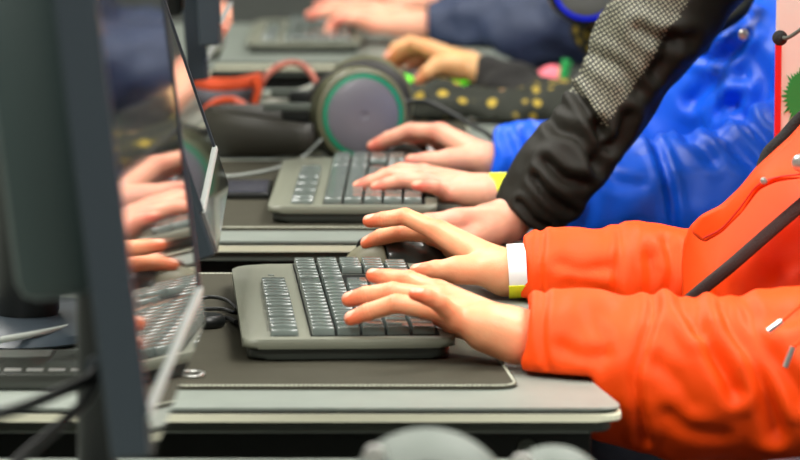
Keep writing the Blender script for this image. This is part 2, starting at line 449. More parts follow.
def person(label, base, skin, hands, core, headspec, hair, jacket, legs, group=None, hd=.0011, jname='jacket'):
    t = thing('person', label, 'person', base, group)
    parts = []
    for s in hands: parts.append(hand(s, s.get('h', hd)))
    hc_ = np.array(headspec[0]); top_ = np.array(core[0][0][-1])
    core = [([np.array(core[0][0][0])+[-.01, 0, .07]]+[np.array(x) for x in core[0][0][1:]], [r_*.85 for r_ in core[0][1]])]+list(core[1:])+[([top_, hc_+U(headspec[1])*-.035+np.array([0, 0, -.07])], [.046, .044])]
    def f(p):
        d = None
        for pts, rs in core:
            e = chain(p, pts, rs, .02); d = e if d is None else smin(d, e, .03)
        return d
    lo, hi = bounds(core, .16); v, q = nets(f, lo, hi, .008); parts.append((v, q, np.zeros(len(q), int), None))
    hm, hr = head(*headspec); parts.append((hm[0], hm[1], hm[2], None))
    v, q, fm, fl = join(parts)
    link('body', mesh_np('body', v, q, fm, fl), [skin, M['nail'], M['eye'], M['iris'], M['lip']], t)
    link('hair', mesh_np('hair', *hr), hair, t)
    jv, jq, jm, jf = jacket
    j = link(jname, mesh_np(jname, jv, jq, jf), jm, t)
    # trousers and shoes
    hip, kneeL, kneeR, ankL, ankR = [np.array(x) for x in legs]
    ch = [([hip+[0, -.07, 0], kneeL, ankL], [.095, .062, .045]), ([hip+[0, .07, 0], kneeR, ankR], [.095, .062, .045]), ([hip+[0, -.05, .05], hip+[0, .05, .05]], [.11, .11])]
    lo, hi = bounds(ch, .15); v, q = garment(ch, .03, lo, hi, .008, noise=(.004, 12, 1), seed=4)
    link('trousers', mesh_np('trousers', v, q), M['jeans'], t)
    for a in (ankL, ankR):
        ft = a[2]; zf = -.74
        def g(p):
            d = cap(p, (a[0]+.02, a[1], zf+.055), (a[0]-.10, a[1], zf+.042), .045, .038)
            d = smin(d, cap(p, (a[0], a[1], zf+.06), (a[0], a[1], a[2]+.01), .042, .05), .02)
            return np.maximum(d, zf+.002-p[:, 2])
        v, q = nets(g, a-[.2, .08, .16], a+[.1, .08, .08], .006)
        link('shoe', mesh_np('shoe', v, q), M['shoe'], t)
    return t, j
# ================================================================== SETTING
def slab(name, lo, hi, m):
    bm = bmesh.new(); box(bm, lo, hi); o = fin(name, bm, m); o['kind'] = 'structure'; return o
slab('floor', (-3.2, -1.2, -.79), (3.2, 9.2, -.74), M['floor'])
slab('wall_back', (-3.2, 9.2, -.79), (3.2, 9.3, 2.3), mat('dark_wall_paint', (92, 96, 92), .85, bump=.1, bscale=40))
slab('wall_left', (-3.3, -1.2, -.79), (-3.2, 9.3, 2.3), M['wall'])
slab('wall_right', (3.2, -1.2, -.79), (3.3, 9.3, 2.3), M['wall'])
slab('wall_front', (-3.2, -1.3, -.79), (3.2, -1.2, 2.3), M['wall'])
slab('ceiling', (-3.2, -1.2, 2.3), (3.2, 9.3, 2.35), M['ceil'])
for s, nm in ((-3.2, 'left'), (3.2, 'right')):
    slab('baseboard_'+nm, (s if s < 0 else s-.02, -1.2, -.74), (s+.02 if s < 0 else s, 9.2, -.64), M['ceil'])
lampspots = [(-1.2, 1.2), (1.2, 1.2), (-1.2, 3.6), (1.2, 3.6), (-1.2, 6.2), (1.2, 6.2)]
lampname = ['nearest left', 'nearest right', 'middle left', 'middle right', 'far left', 'far right']
for (x, y), nm in zip(lampspots, lampname):
    t = thing('ceiling_light', 'white rectangular ceiling light panel, the %s one of six' % nm, 'light', (x, y, 2.3), 'ceiling light panels')
    bm = bmesh.new(); box(bm, (x-.62, y-.62, 2.25), (x+.62, y+.62, 2.299), .006); fin('frame', bm, M['white'], t)
    bm = bmesh.new(); box(bm, (x-.57, y-.57, 2.245), (x+.57, y+.57, 2.2499)); fin('diffuser', bm, M['lamp'], t)
# ================================================================== DESKS
DW = .70
Y1 = onz(400, 408)[1]; Y2 = onz(400, 241)[1]; Y3 = onz(400, 147)[1]; Y4 = onz(400, 62)[1]; Y0 = Y1-.90
print('desk fronts', Y0, Y1, Y2, Y3, Y4)
XE = .158
desklabels = ['nearest grey desk with a pair of silver headphones on its right corner', 'grey desk with cream edge carrying the sharpest keyboard and the orange sleeves',
  'grey desk right behind the front keyboard, under the blue sleeves', 'grey desk behind the round headphones with the green lit mouse', 'farthest grey desk with the navy sleeves']
def deskpts(y, w, ins=0):
    return rounded([(-.95+ins, y+ins), (XE-ins, y+ins), (XE-.026-ins, y+.17), (XE-.026-ins, y+w-ins), (-.95+ins, y+w-ins)], [.01, .020, .06, .03, .01])
for i, y in enumerate((Y0, Y1, Y2, Y3, Y4)):
    w = [DW, .70, .70, .70, .70][i]
    t = thing('desk', desklabels[i], 'desk', (-.4, y+w/2, -.74), 'desks in the row')
    bm = bmesh.new(); prism(bm, deskpts(y, w), -.0022, 0, .0008); fin('worktop', bm, M['desk'], t)
    bm = bmesh.new(); prism(bm, deskpts(y, w, .003), -.0045, -.0022); fin('groove', bm, M['groove'], t)
    bm = bmesh.new(); prism(bm, deskpts(y, w, -.001), -.0100, -.0045, .0012); fin('edge_band', bm, M['edge'], t)['label'] = 'cream edge band'
    bm = bmesh.new(); prism(bm, deskpts(y, w, .006), -.019, -.0100, .003); fin('underside_board', bm, M['under'], t)
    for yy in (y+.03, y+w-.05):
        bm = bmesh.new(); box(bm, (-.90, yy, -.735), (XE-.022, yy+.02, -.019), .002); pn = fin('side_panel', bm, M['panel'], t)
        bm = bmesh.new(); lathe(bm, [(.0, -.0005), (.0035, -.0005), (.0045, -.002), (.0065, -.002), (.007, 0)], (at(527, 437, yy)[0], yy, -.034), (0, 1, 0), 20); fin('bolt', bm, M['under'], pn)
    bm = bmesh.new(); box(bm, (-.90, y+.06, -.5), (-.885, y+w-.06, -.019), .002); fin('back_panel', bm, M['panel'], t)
# ================================================================== MATS
def pad(y, label, x0, x1, skew=.02, w=.6, off=.077):
    t = thing('desk_mat', label, 'mat', ((x0+x1)/2, y+off+w/2, 0), 'mats under the keyboards')
    pts = rounded([(x0, y+off), (x1, y+off), (x1-skew, y+off+w), (x0-skew, y+off+w)], .022)
    bm = bmesh.new(); prism(bm, pts, .0002, .003, .0008); fin('mat_sheet', bm, M['mat_'], t)
    # stitched rim: short light stitches all round
    bm = bmesh.new(); P_ = [np.array(p) for p in pts]; P_.append(P_[0]); s = 0; acc = 0
    for a, b in zip(P_, P_[1:]):
        L_ = np.linalg.norm(b-a)
        if L_ < 1e-6: continue
        u = (b-a)/L_; nrm = np.array([-u[1], u[0]])
        while s < L_:
            c = a+u*s+nrm*.0016; e = a+u*min(L_, s+.0026)+nrm*.0016
            tube(bm, [(c[0], c[1], .0026), (e[0], e[1], .0026)], .0013, 5, smooth=False); s += .0033
        s -= L_
    fin('stitched_rim', bm, mat('stitch_thread', (176, 178, 160), .7), t, True)['label'] = 'pale stitched rim'
pad(Y1, 'dark grey desk mat with pale stitched rim under the front keyboard', -.22, .0865, .05, .60)
pad(Y2, 'dark desk mat with pale rim under the second keyboard', -.26, .087, .0, .58, .075)
pad(Y3, 'dark desk mat on the desk behind the round headphones', -.26, .08, 0, .50, .1)
# ================================================================== KEYBOARDS
def keyboard(label):
    t = thing('keyboard', label, 'keyboard', (0, 0, 0), 'grey full size keyboards')
    D, L_ = .160, .425    # depth along x, length along y; origin = near left corner
    pts = rounded([(0, 0), (D, 0), (D, L_), (.0, L_)], [.012, .012, .012, .03])
    b2 = rounded([(.004, .004), (D-.004, .004), (D-.004, L_-.004), (.004, L_-.004)], .014)
    bm = bmesh.new(); prism(bm, b2, .0015, .0100, .003); fin('base', bm, M['kbbase'], t, True)
    bm = bmesh.new(); prism(bm, pts, .0098, .0170, .0030); fin('top_case', bm, M['kb'], t, True)
    km = {}
    def key(x, y, wx, wy, hz=.0075):
        k = (round(wx, 4), round(wy, 4), hz)
        if k not in km:
            b = bmesh.new(); bmesh.ops.create_cube(b, size=1)
            for v in b.verts:
                tp = v.co.z > 0; s = .88 if tp else .97
                v.co = Vector((v.co.x*wx*(s if tp else .96)+(0 if not tp else 0), v.co.y*(wy-(.0036 if tp else .0006)), hz if tp else 0))
            bmesh.ops.bevel(b, geom=list(b.edges), offset=.0009, segments=2, profile=.5, affect='EDGES')
            me = bpy.data.meshes.new('key'); b.to_mesh(me); b.free(); me.materials.append(M['key']); km[k] = me
            me.polygons.foreach_set('use_smooth', [True]*len(me.polygons))
            try: me.set_sharp_from_angle(angle=math.radians(35))
            except Exception: pass
        o = bpy.data.objects.new('key', km[k]); C.objects.link(o); o.parent = t; o.location = (x, y, .0160)
    g = .0185; y0 = .016
    # dark well plates under each key group, children of the case
    bm = bmesh.new()
    for x0, x1, ya, yb in ((.0515, .149, y0-.003, .296), (.0515, .149, .300, .352), (.0515, .149, .356, .420), (.0235, .0405, y0-.001, .300)):
        box(bm, (x0, ya, .0165), (x1, yb, .0174), .0003, 1)
    fin('key_well', bm, M['well'], t)
    rows = [.0612, .0802, .0990, .1178, .1368]
    for r, x in enumerate(rows):
        if r == 0: ws = [1]*13+[2]
        elif r == 1: ws = [1.5]+[1]*12+[1.5]
        elif r == 2: ws = [1.75]+[1]*11+[2.25]
        elif r == 3: ws = [2.25]+[1]*10+[2.75]
        else: ws = [1.25]*3+[6.25]+[1.25]*4
        y = y0
        for w in ws: key(x, y+w*g/2, .0182, w*g-.0010); y += w*g
    for r, x in enumerate(rows[:2]):
        for k in range(3): key(x, .302+g*.45+k*.0165, .0182, .0160)
    key(rows[3], .302+.0165*1.5, .0182, .0160)
    for k in range(3): key(rows[4], .302+g*.45+k*.0165, .0182, .0160)
    for r, x in enumerate(rows):
        for k in range(4 if r < 4 else 3): key(x, .358+.0078+k*.0156, .0182, .0151)
    yy = y0
    key(.032, yy+.0075, .0225, .0150, .006); yy += .0215
    for grp in range(4):
        for k in range(3): key(.032, yy+.0085+k*.0160, .0225, .0157, .0065)
        yy += .0565
    for k in range(3): key(.032, yy+.0085+k*.016, .0215, .015, .0055)
    yy += .055
    for k in range(3):
        bm = bmesh.new(); box(bm, (.029, yy+k*.016, .0169), (.034, yy+.006+k*.016, .0177), .0006); fin('status_light', bm, M['shiny'], t)
    return t
kb = keyboard('grey keyboard in front on the near desk, both orange sleeved hands reaching over it')
kb.location = tuple(np.array(onz(242.5, 340, .0202))*[1, 1, 0]+[0, 0, .0032]); kb.rotation_euler = (0, 0, math.radians(3.4))
print('kb1', kb.location)
k2 = copy_tree(kb); p = onz(267.5, 206, .0202); k2.location = (p[0], p[1], .0032); k2.rotation_euler = (0, 0, math.radians(-.6))
k2['label'] = 'second keyboard, typed on by the blue jacket child with the yellow wristband'
print('kb2', k2.location)
k4 = copy_tree(kb); p = onz(246, 42, .0172); k4.location = (p[0], p[1], .0002); k4.rotation_euler = (0, 0, 0)
k4['label'] = 'blurred keyboard at the top, on the farthest desk under the navy sleeved hand'
# ================================================================== MICE
def mouse(label, c, L_=.104, Wd=.060, hz=.034, top=None, btn=None, glow=False, rot=0):
    t = thing('computer_mouse', label, 'mouse', c, 'computer mice')
    c = np.array(c, float)
    def dome(p, s=0):
        x = (p[:, 0]-c[0]); y = (p[:, 1]-c[1]); z = p[:, 2]-c[2]
        xx = np.clip(x/(L_/2), -1.2, 1.2)
        hh = hz*(1-.32*np.clip(-xx, 0, 1)**1.5-.12*np.clip(xx, 0, 1)**2)
        wid = Wd/2*(1-.10*np.cos(xx*2.6)*0-.08*(1-np.abs(xx))*0)
        r = (np.abs(x/(L_/2-s))**2.5+np.abs(y/(wid-s))**2.6+np.abs(np.clip(z, 0, 1)/(hh-s))**2.3)
        d = (r**(1/2.4)-1)*.02
        return np.maximum(d, .0008-z)
    xs = -.012
    def body(p):
        x = p[:, 0]-c[0]; y = p[:, 1]-c[1]; z = p[:, 2]-c[2]
        return np.minimum(np.maximum(dome(p), xs+.25*z*0-x-(.30*(z-.02))), dome(p, .0022))
    def button(sg):
        def f(p):
            x = p[:, 0]-c[0]; y = p[:, 1]-c[1]; z = p[:, 2]-c[2]
            d = np.maximum(dome(p, -.0002), x-(xs-.0012)+.30*(z-.02))
            d = np.maximum(d, .011-z+.0*x); d = np.maximum(d, .0013-sg*y)
            return np.maximum(d, -dome(p, .0016))
        return f
    lo = c-[L_/2+.01, Wd/2+.01, .004]; hi = c+[L_/2+.01, Wd/2+.01, hz+.01]
    v, q = nets(body, lo, hi, .0013); link('shell', mesh_np('shell', relax(v, q, 2), q), top or M['gblk'], t)
    for sg in (-1, 1):
        v, q = nets(button(sg), lo, hi, .0011); link('button', mesh_np('button', relax(v, q, 1), q), btn or M['olive'], t)['label'] = 'click button'
    zz = hz*.79
    bm = bmesh.new(); lathe(bm, [(.0, -.0025), (.008, -.0025), (.009, -.0015), (.009, .0015), (.008, .0025), (0, .0025)], c+[-.030, 0, zz-.0065], (0, 1, 0), 24); fin('scroll_wheel', bm, M['blk'], t, True)
    if glow:
        for x0, x1, z0 in ((-.048, -.020, .019), (.02, .046, .015)):
            bm = bmesh.new(); pts = []
            for k in range(9):
                x = x0+(x1-x0)*k/8; zc = z0; xx = x/(L_/2)
                hh = hz*(1-.32*max(-xx, 0)**1.5-.12*max(xx, 0)**2)
                rem = max(1-abs(xx)**2.5-(zc/hh)**2.3, .02); y = -Wd/2*rem**(1/2.6)
                pts.append(c+[x, y, zc])
            tube(bm, pts, lambda u: .0062*math.sin(PI*min(max(u, .08), .92)), 8, 3); fin('light_strip', bm, M['green'], t, True)['label'] = 'glowing green strip'
    return t
m1c = (.001, 3.598, .003)
mouse('glossy black mouse gripped beyond the front keyboard by the orange sleeved hand', m1c, hz=.036)
mouse('black mouse beyond the second keyboard under the blue sleeved hand', (.004, 4.405, .003), hz=.029, btn=M['blk'])
mouse('black mouse with glowing green side lights on the third desk', (.040, 5.30, .0002), glow=True, L_=.112, hz=.036, btn=M['blk'])
# ================================================================== MONITORS
def monitor(label, n0, n1, wid, lean, hgt=.30, th=.022, back=True, stand=True, chin=.022, off=.115, pr=.020):
    """n0: bottom near corner of the glass face (x,y,z); n1: direction to far bottom corner; lean: degrees back"""
    n0 = np.array(n0, float); ey = U(np.array([n1[0], n1[1], 0])); ex0 = np.array([ey[1], -ey[0], 0])   # faces +x
    a = math.radians(lean); ez = np.array([0, 0, 1])*math.cos(a)-ex0*math.sin(a); ex = ex0*math.cos(a)+np.array([0, 0, 1])*math.sin(a)
    mid = n0+ey*wid/2
    t = thing('monitor', label, 'monitor', (mid[0]-.10, mid[1], 0), 'computer monitors facing the children')
    Mx = Matrix(((ex[0], ey[0], ez[0], n0[0]), (ex[1], ey[1], ez[1], n0[1]), (ex[2], ey[2], ez[2], n0[2]), (0, 0, 0, 1)))
    def part(nm, lo, hi, m, bev=.001, par=t, sm=False):
        bm = bmesh.new(); box(bm, lo, hi, bev); bmesh.ops.transform(bm, matrix=Mx, verts=bm.verts); return fin(nm, bm, m, par, sm)
    cs = part('casing', (-th, 0, 0), (-.0015, wid, hgt), M['mon'], .002)
    part('screen', (-.003, .010, chin+.002), (.0, wid-.010, hgt-.010), M['screen'], .0003)
    part('chin', (-.004, .003, .001), (.0012, wid-.003, chin-.001), M['bezel'], .0006)['label'] = 'glossy lower bezel'
    part('chin_trim', (-.001, .003, chin-.0015), (.0022, wid-.003, chin+.0022), M['strip'], .0004)['label'] = 'pale trim line'
    for y_ in (0.0, wid-.010): part('side_bezel', (-.003, y_+.0005, chin), (.0012, y_+.0095, hgt), M['mon'], .0005)
    if back:
        part('back_housing', (-th-.045, .035, .085), (-th+.001, wid-.035, hgt-.03), M['monback'], .012, sm=True)
    if stand:
        nx = mid[0]-off; bm = bmesh.new(); lathe(bm, [(.0, .010), (pr, .010), (pr*1.1, .016), (pr*1.1, .22), (0, .22)], (nx, mid[1], 0), (0, 0, 1), 32); fin('pole', bm, M['blk'], t, True)
        bm = bmesh.new(); b = bmesh.new(); lathe(b, [(0, .001), (.075, .001), (.079, .004), (.075, .009), (.03, .012), (0, .012)], (0, 0, 0), (0, 0, 1), 48)
        for v in b.verts: v.co.y *= 1.6; v.co += Vector((nx, mid[1], 0))
        merge(bm, b); fin('base_plate', bm, M['mon'], t, True)
        bm = bmesh.new(); box(bm, (nx-.012, mid[1]-.03, .17), (max(mid[0]-.045, nx+.012), mid[1]+.03, .22), .006); fin('hinge_bracket', bm, M['blk'], t, True)
    return t
# nearest monitor stands on the nearest desk, bottom edge from (150,458) to (203,320)
a0 = onz(152, 457, .088); b0 = onz(204, 322, .088); print('mon0', a0, b0)
monitor('large blurred monitor nearest the camera, its screen mirroring the orange jacket', a0, b0-a0, float(np.linalg.norm(b0-a0)), 6.7, chin=.022, off=.050, pr=.011)
a1 = onz(217, 255, .088); b1 = onz(228, 188, .088); print('mon1', a1, b1)
monitor('second monitor from the camera, leaning back over the front desk', a1, b1-a1, .44, 18.5, chin=.034, off=.155, pr=.023)
a2 = onz(221, 45, .150); print('mon2', a2)
monitor('third monitor from the camera, dark edge at top left above the orange headset', (a2[0], a2[1], .15), (0.0, 1, 0), .28, 3)
a3 = onz(208, 80, .088); print('mon3', a3)
monitor('fourth monitor, farthest back, behind the dark monitor edge at top left', (a3[0], a3[1], .088), (0.0, 1, 0), .46, 4)
# ================================================================== HEADSETS
def cup(t, c, ax, r, ring, disc, shell, name='ear_cup'):
    """ear cup: ax points outward"""
    bm = bmesh.new(); lathe(bm, [(0, -.030), (r*.62, -.030), (r*.98, -.026), (r*1.02, -.014), (r*.98, -.006), (r*1.0, -.002), (r, .002), (r*.97, .006), (r*.90, .0075), (r*.86, .005), (0, .005)], c, ax, 56)
    o = fin(name, bm, shell, t, True)
    bm = bmesh.new(); lathe(bm, [(r*.87, .004), (r*.87, .0078), (r*.78, .0088), (r*.77, .004)], c, ax, 56); fin('coloured_ring', bm, ring, o, True)
    bm = bmesh.new(); lathe(bm, [(r*.775, .004), (r*.775, .0078), (r*.70, .0095), (r*.3, .0105), (r*.10, .0105), (r*.08, .0095), (0, .0095)], c, ax, 56); fin('disc', bm, disc, o, True)
    bm = bmesh.new(); prof = [(r*.55, -.030)]+[(r*.78+r*.2*math.sin(k*PI/6), -.042+.012*math.cos(k*PI/6)) for k in range(7)]+[(r*.55, -.05)]
    lathe(bm, prof, c, ax, 48); fin('ear_cushion', bm, M['pad'], o, True)
    return o
# round headphones standing on edge on the second desk
t = thing('headphones', 'large round headphones with green ringed cup lying behind the second mouse', 'headphones', (-.09, 4.50, 0), 'headphones and headsets')
hc = np.array(at(361, 111, 4.47)); hc[2] = .0535; hax = U((.32, -1, .06))
cup(t, hc, hax, .0515, M['teal'], M['cup'], M['olivecup'])
hc2 = hc+np.array([.004, .155, 0]); cup(t, hc2, (0, 1, 0), .0515, M['teal'], M['cup'], M['olivecup'])
arc = []
for k in range(15):
    th = -PI/2-k*PI/14; arc.append(np.array([hc[0]-.055+.112*math.cos(th), (hc[1]+hc2[1])/2+.088*math.sin(th), .030]))
arc = [hc+[-.038, .012, -.012]]+arc+[hc2+[-.038, -.012, -.012]]
bm = bmesh.new(); tube(bm, arc, lambda u: .007+.005*math.sin(PI*u), 14, 4, flat=((0, 0, 1), 2.1)); fin('headband', bm, M['band'], t, True)
for s, h_ in ((1, hc), (-1, hc2)):
    bm = bmesh.new(); box(bm, h_+np.array([-.085, (.006*s)-.005, -.012]), h_+np.array([-.030, (.006*s)+.005, .012]), .003); y = fin('yoke', bm, M['blk'], t, True)
    bm = bmesh.new(); box(bm, h_+np.array([-.105, (.002*s)-.003, .004]), h_+np.array([-.045, (.002*s)+.003, .013]), .002); fin('slider', bm, M['under'], y, True)
    bm = bmesh.new(); tube(bm, [h_+[-.045, .002*s, -.02], h_+[-.05, -.003*s, -.005], h_+[-.044, 0, .015]], .004, 8); fin('hinge', bm, M['blk'], y, True)
# silver headphones at the bottom, on the nearest desk
t = thing('headphones', 'silver grey headphones at the bottom edge of the picture on the nearest desk', 'headphones', (.05, 2.4, 0), 'headphones and headsets')
s1 = np.array(at(428, 530, 2.28)); s1[2] = .0500; s2 = np.array(at(555, 530, 2.40)); s2[2] = .034
def bigcup(c, r, ax):
    bm = bmesh.new(); lathe(bm, [(0, -.03), (r*.8, -.03), (r*.98, -.022), (r, -.01), (r*.97, 0), (r*.85, .010), (r*.60, .018), (r*.45, .020), (r*.42, .014), (0, .014)], c, ax, 60); o = fin('ear_cup', bm, M['shiny'], t, True)
    bm = bmesh.new(); lathe(bm, [(0, .013), (r*.41, .013), (r*.38, .016), (0, .017)], c, ax, 40); fin('disc', bm, M['pad'], o, True)
    bm = bmesh.new(); q_ = c+np.array([-r*.60, -.010, r*.66]); lathe(bm, [(0, -.004), (.006, -.004), (.0065, 0), (.005, .003), (0, .004)], q_, (0, -1, .2), 24); fin('bolt', bm, M['metal'], o, True)
bigcup(s1, .0495, U((.05, -1, .5))); bigcup(s2, .0335, U((.1, -1, .5)))
bm = bmesh.new(); tube(bm, [s1+[0, .03, -.01], s1+[.03, .12, -.036], s1+[.05, .17, -.040], s2+[.03, .10, -.028], s2+[0, .03, -.01]], .010, 12, flat=((0, 0, 1), 1.6)); fin('headband', bm, M['shiny'], t, True)
# orange headset on the third desk
t = thing('headset', 'dark headset with orange bands behind the round headphones', 'headset', (-.18, 4.86, 0), 'headphones and headsets')
Yh = 4.9
bm = bmesh.new(); tube(bm, [at(193, 83, Yh), at(215, 86, Yh), at(240, 85, Yh), at(262, 80, Yh)], .0075, 12, flat=((0, 0, 1), 1.3)); hb = fin('headband', bm, M['redor'], t, True)
bm = bmesh.new(); tube(bm, [at(193, 95, Yh), at(215, 99, Yh), at(240, 97, Yh), at(256, 96, Yh)], .010, 12, flat=((0, 0, 1), 1.3)); fin('headband_pad', bm, mat('grey_pad', (86, 86, 92), .6), hb, True)
bm = bmesh.new(); tube(bm, [at(253, 78, Yh-.02), at(257, 90, Yh-.02), at(254, 104, Yh-.02)], .0045, 10, flat=((0, 1, 0), 1.4)); fin('end_ring', bm, M['redor'], hb, True)
bm = bmesh.new(); tube(bm, [at(258, 95, Yh), at(266, 76, Yh), at(284, 64, Yh+.03), at(302, 65, Yh+.03), at(315, 80, Yh), at(318, 98, Yh)], .0038, 10); fin('wire_arch', bm, mat('dull_orange', (176, 96, 78), .5), t, True)
bm = bmesh.new(); tube(bm, [at(203, 112, Yh-.05), at(216, 102, Yh-.05), at(232, 100, Yh-.05), at(245, 106, Yh-.05)], .0045, 10); fin('orange_arc', bm, M['redor'], t, True)
bm = bmesh.new(); tube(bm, [at(262, 106, Yh), at(285, 100, Yh), at(318, 86, Yh)], .006, 10); fin('slider', bm, mat('silver_slider', (150, 152, 140), .35), t, True)
# ================================================================== SMALL THINGS ON THE DESKS
def cab(label, pts, r, m='cable', name='cable', group='cables on the desks'):
    bm = bmesh.new(); tube(bm, pts, r, 10, 8); o = fin(name, bm, M[m], None, True)
    return props(o, label, 'cable', group)
kx, ky = kb.location.x, kb.location.y
def oz(px, py, z=.0055): return onz(px, py, z)
cab('black keyboard cable looping out of the front keyboard into a small coil', [oz(236, 322, .008), oz(226, 318), oz(212, 323), oz(196, 322, .0055)], .0018)
cab('black looped cable arching over the round plug by the second monitor', [oz(237, 309, .010), oz(226, 300, .012), oz(210, 297, .012), oz(196, 300, .010), oz(180, 303, .0055)], .0016)
cab('black cable knot beside the left side of the front keyboard', [oz(240, 313, .010), oz(232, 312, .012), oz(222, 309, .012), oz(205, 309, .011), oz(190, 308, .008)], .0016)
cab('thin pale cable curving from the round headphones across the second desk', [at(322, 146, 4.45)*[1, 1, 0]+[0, 0, .03], oz(302, 158, .010), oz(280, 167), oz(255, 173), oz(232, 176), oz(222, 176)], .0016, 'gcable')
cab('black headphone cable running right from the round headphones over the spotted sleeve', [at(404, 102, 4.50), at(424, 101, 4.52), at(445, 110, 4.52), at(470, 124, 4.5), at(490, 136, 4.46), at(505, 150, 4.52)*[1, 1, 0]+[0, 0, .003]], .0026, 'cable')
def puck(label, c, r, h_):
    bm = bmesh.new(); lathe(bm, [(0, .0005), (r*.9, .0005), (r, h_*.3), (r, h_*.7), (r*.85, h_), (r*.3, h_*1.02), (0, h_*.95)], c, (0, 0, 1), 36)
    return props(fin('cable_puck', bm, M['blk'], None, True), label, 'puck', 'round black pucks')
puck('small round black puck under the cables by the second monitor', onz(205, 327, .003), .016, .010)
t = thing('phone', 'flat dark phone on the second desk left of the second keyboard', 'phone', tuple(onz(245, 193, .0032)))
bm = bmesh.new(); c = onz(245, 193, .0032); box(bm, c+[-.035, -.055, 0], c+[.026, .055, .007], .002); fin('phone_body', bm, M['blk'], t, True)
bm = bmesh.new(); box(bm, c+[-.032, -.05, .007], c+[.023, .05, .0076], .0003); fin('phone_screen', bm, mat('phone_glass', (70, 72, 92), .12, coat=1), t)
# silver key ring on the front mat
bm = bmesh.new(); c = onz(193, 374, .0045)
tube(bm, [c+[.008*math.cos(a), .012*math.sin(a), .0] for a in np.linspace(0, 2*PI*.97, 18)], .0014, 8, 2); props(fin('metal_ring', bm, M['metal'], None, True), 'small silver ring lying on the front mat by the near monitor', 'ring')
# flat glossy box at left
t = thing('cable_box', 'flat black glossy box with white glints at the left on the front desk', 'box', tuple(onz(30, 388, 0)))
c = onz(30, 391, 0); bm = bmesh.new(); box(bm, c+[-.16, .0, .0005], c+[.047, .12, .012], .003); fin('lid', bm, M['gblk'], t, True)
bm = bmesh.new()
for k in range(9):
    x = c[0]-.10+k*.016; box(bm, (x, c[1]+.015, .0122), (x+.012, c[1]+.024, .0128), .0002)
fin('glint_tabs', bm, M['metal'], t)  # bright metal tabs set on the lid in place of its white glints
cab('grey cable crossing the front desk at far left behind the monitor stand', [oz(-40, 349, .01), oz(0, 340, .012), oz(40, 333, .012), oz(84, 324, .006)], .0025, 'gcable')
cab('thin black cable just above the grey one at far left', [oz(-40, 330, .006), oz(10, 334, .008), oz(50, 330, .006), oz(90, 330, .004)], .0022, 'cable')
cab('thick black cable hanging from the nearest monitor to the left edge', [at(98, 362, 2.42), at(90, 378, 2.40), at(60, 392, 2.36), at(20, 408, 2.32), at(-40, 425, 2.30)], .0035)
cab('second thick black cable sagging below the nearest monitor', [at(98, 370, 2.42), at(88, 398, 2.38), at(60, 425, 2.34), at(20, 460, 2.30), at(-20, 500, 2.28)], .0035)
puckm = bmesh.new(); lathe(puckm, [(0, 0), (.006, 0), (.006, .008), (0, .010)], at(96, 366, 2.42), (0, -1, 0), 20)
props(fin('cable_plug', puckm, M['mon'], None, True), 'small round cable plug under the nearest monitor', 'plug')
# roll up banner behind the orange child
t = thing('roll_up_banner', 'white banner with red edge and green splash standing behind the orange jacket', 'banner', (.45, 3.65, -.74))
Yb = 3.645; xl = at(776, 60, Yb)[0]
bm = bmesh.new(); box(bm, (xl, Yb, -.70), (xl+.25, Yb+.004, .60), 0); fin('banner_sheet', bm, M['banner'], t)
bm = bmesh.new(); box(bm, (xl-.0005, Yb-.0012, -.70), (xl+.0045, Yb+.005, at(776, 44, Yb)[2]), 0); fin('red_border', bm, M['red'], t)['label'] = 'red border'
bm = bmesh.new(); cx, cz = at(797, 108, Yb)[0], at(797, 96, Yb)[2]; b = []
N_ = 70
for k in range(N_):
    a = 2*PI*k/N_; r = .0165*(1+(.35*random.random() if k % 2 else -.1)); b.append((cx+.004+r*math.cos(a)*.85, cz+r*math.sin(a)*1.35))
vs = [bm.verts.new((x, Yb-.0011, z)) for x, z in b]; vs2 = [bm.verts.new((x, Yb-.0002, z)) for x, z in b]
bm.faces.new(vs); bm.faces.new(vs2[::-1])
for k in range(N_): bm.faces.new((vs[k], vs[(k+1) % N_], vs2[(k+1) % N_], vs2[k]))
fin('green_splash', bm, M['gprint'], t)['label'] = 'green paint splash print'
bm = bmesh.new(); box(bm, (xl-.02, Yb-.03, -.739), (xl+.27, Yb+.035, -.70), .006); fin('base', bm, M['metal'], t, True)
# headset microphone of the orange child: sits on the head out of frame
# ================================================================== PEOPLE
A_ = at
xe = XE-.026
def deskcarve(y0, y1):
    def f(p):
        x = p[:, 0]; y = p[:, 1]; z = p[:, 2]
        ed = np.where(y < y0+.17, XE-.026*(y-y0)/.17, XE-.026)
        return np.maximum(np.maximum(np.maximum(x-ed-.001, z-.0035), y0-.002-y), y-y1)
    return f
def sleeve(S, E, Cc, rs, mid=None, rmid=None):
    pts = [np.array(S), np.array(E)]; r = list(rs)
    if mid is not None:
        for m, rr in zip(mid, rmid): pts.append(np.array(m))
        r = [rs[0], rs[1]]+list(rmid)+[rs[2]]
    pts.append(np.array(Cc)); return pts, r
def band(t, a, b, r0, r1, m, name='wristband', sq=1.0, n=None):
    """open band around the wrist from a to b"""
    a = np.array(a); b = np.array(b); ax = U(b-a); L_ = np.linalg.norm(b-a)
    bm = bmesh.new(); lathe(bm, [(r0, 0), (r1, L_), (r1-.0012, L_), (r0-.0012, 0), (r0, 0)], (0, 0, 0), ax, 40)
    u = np.cross(ax, [0, 0, 1.]); u /= np.linalg.norm(u)
    for v in bm.verts:
        c = np.array(v.co); c = c+u*(c@u)*(sq-1); v.co = Vector(c+a)
    return fin(name, bm, m, t, True)
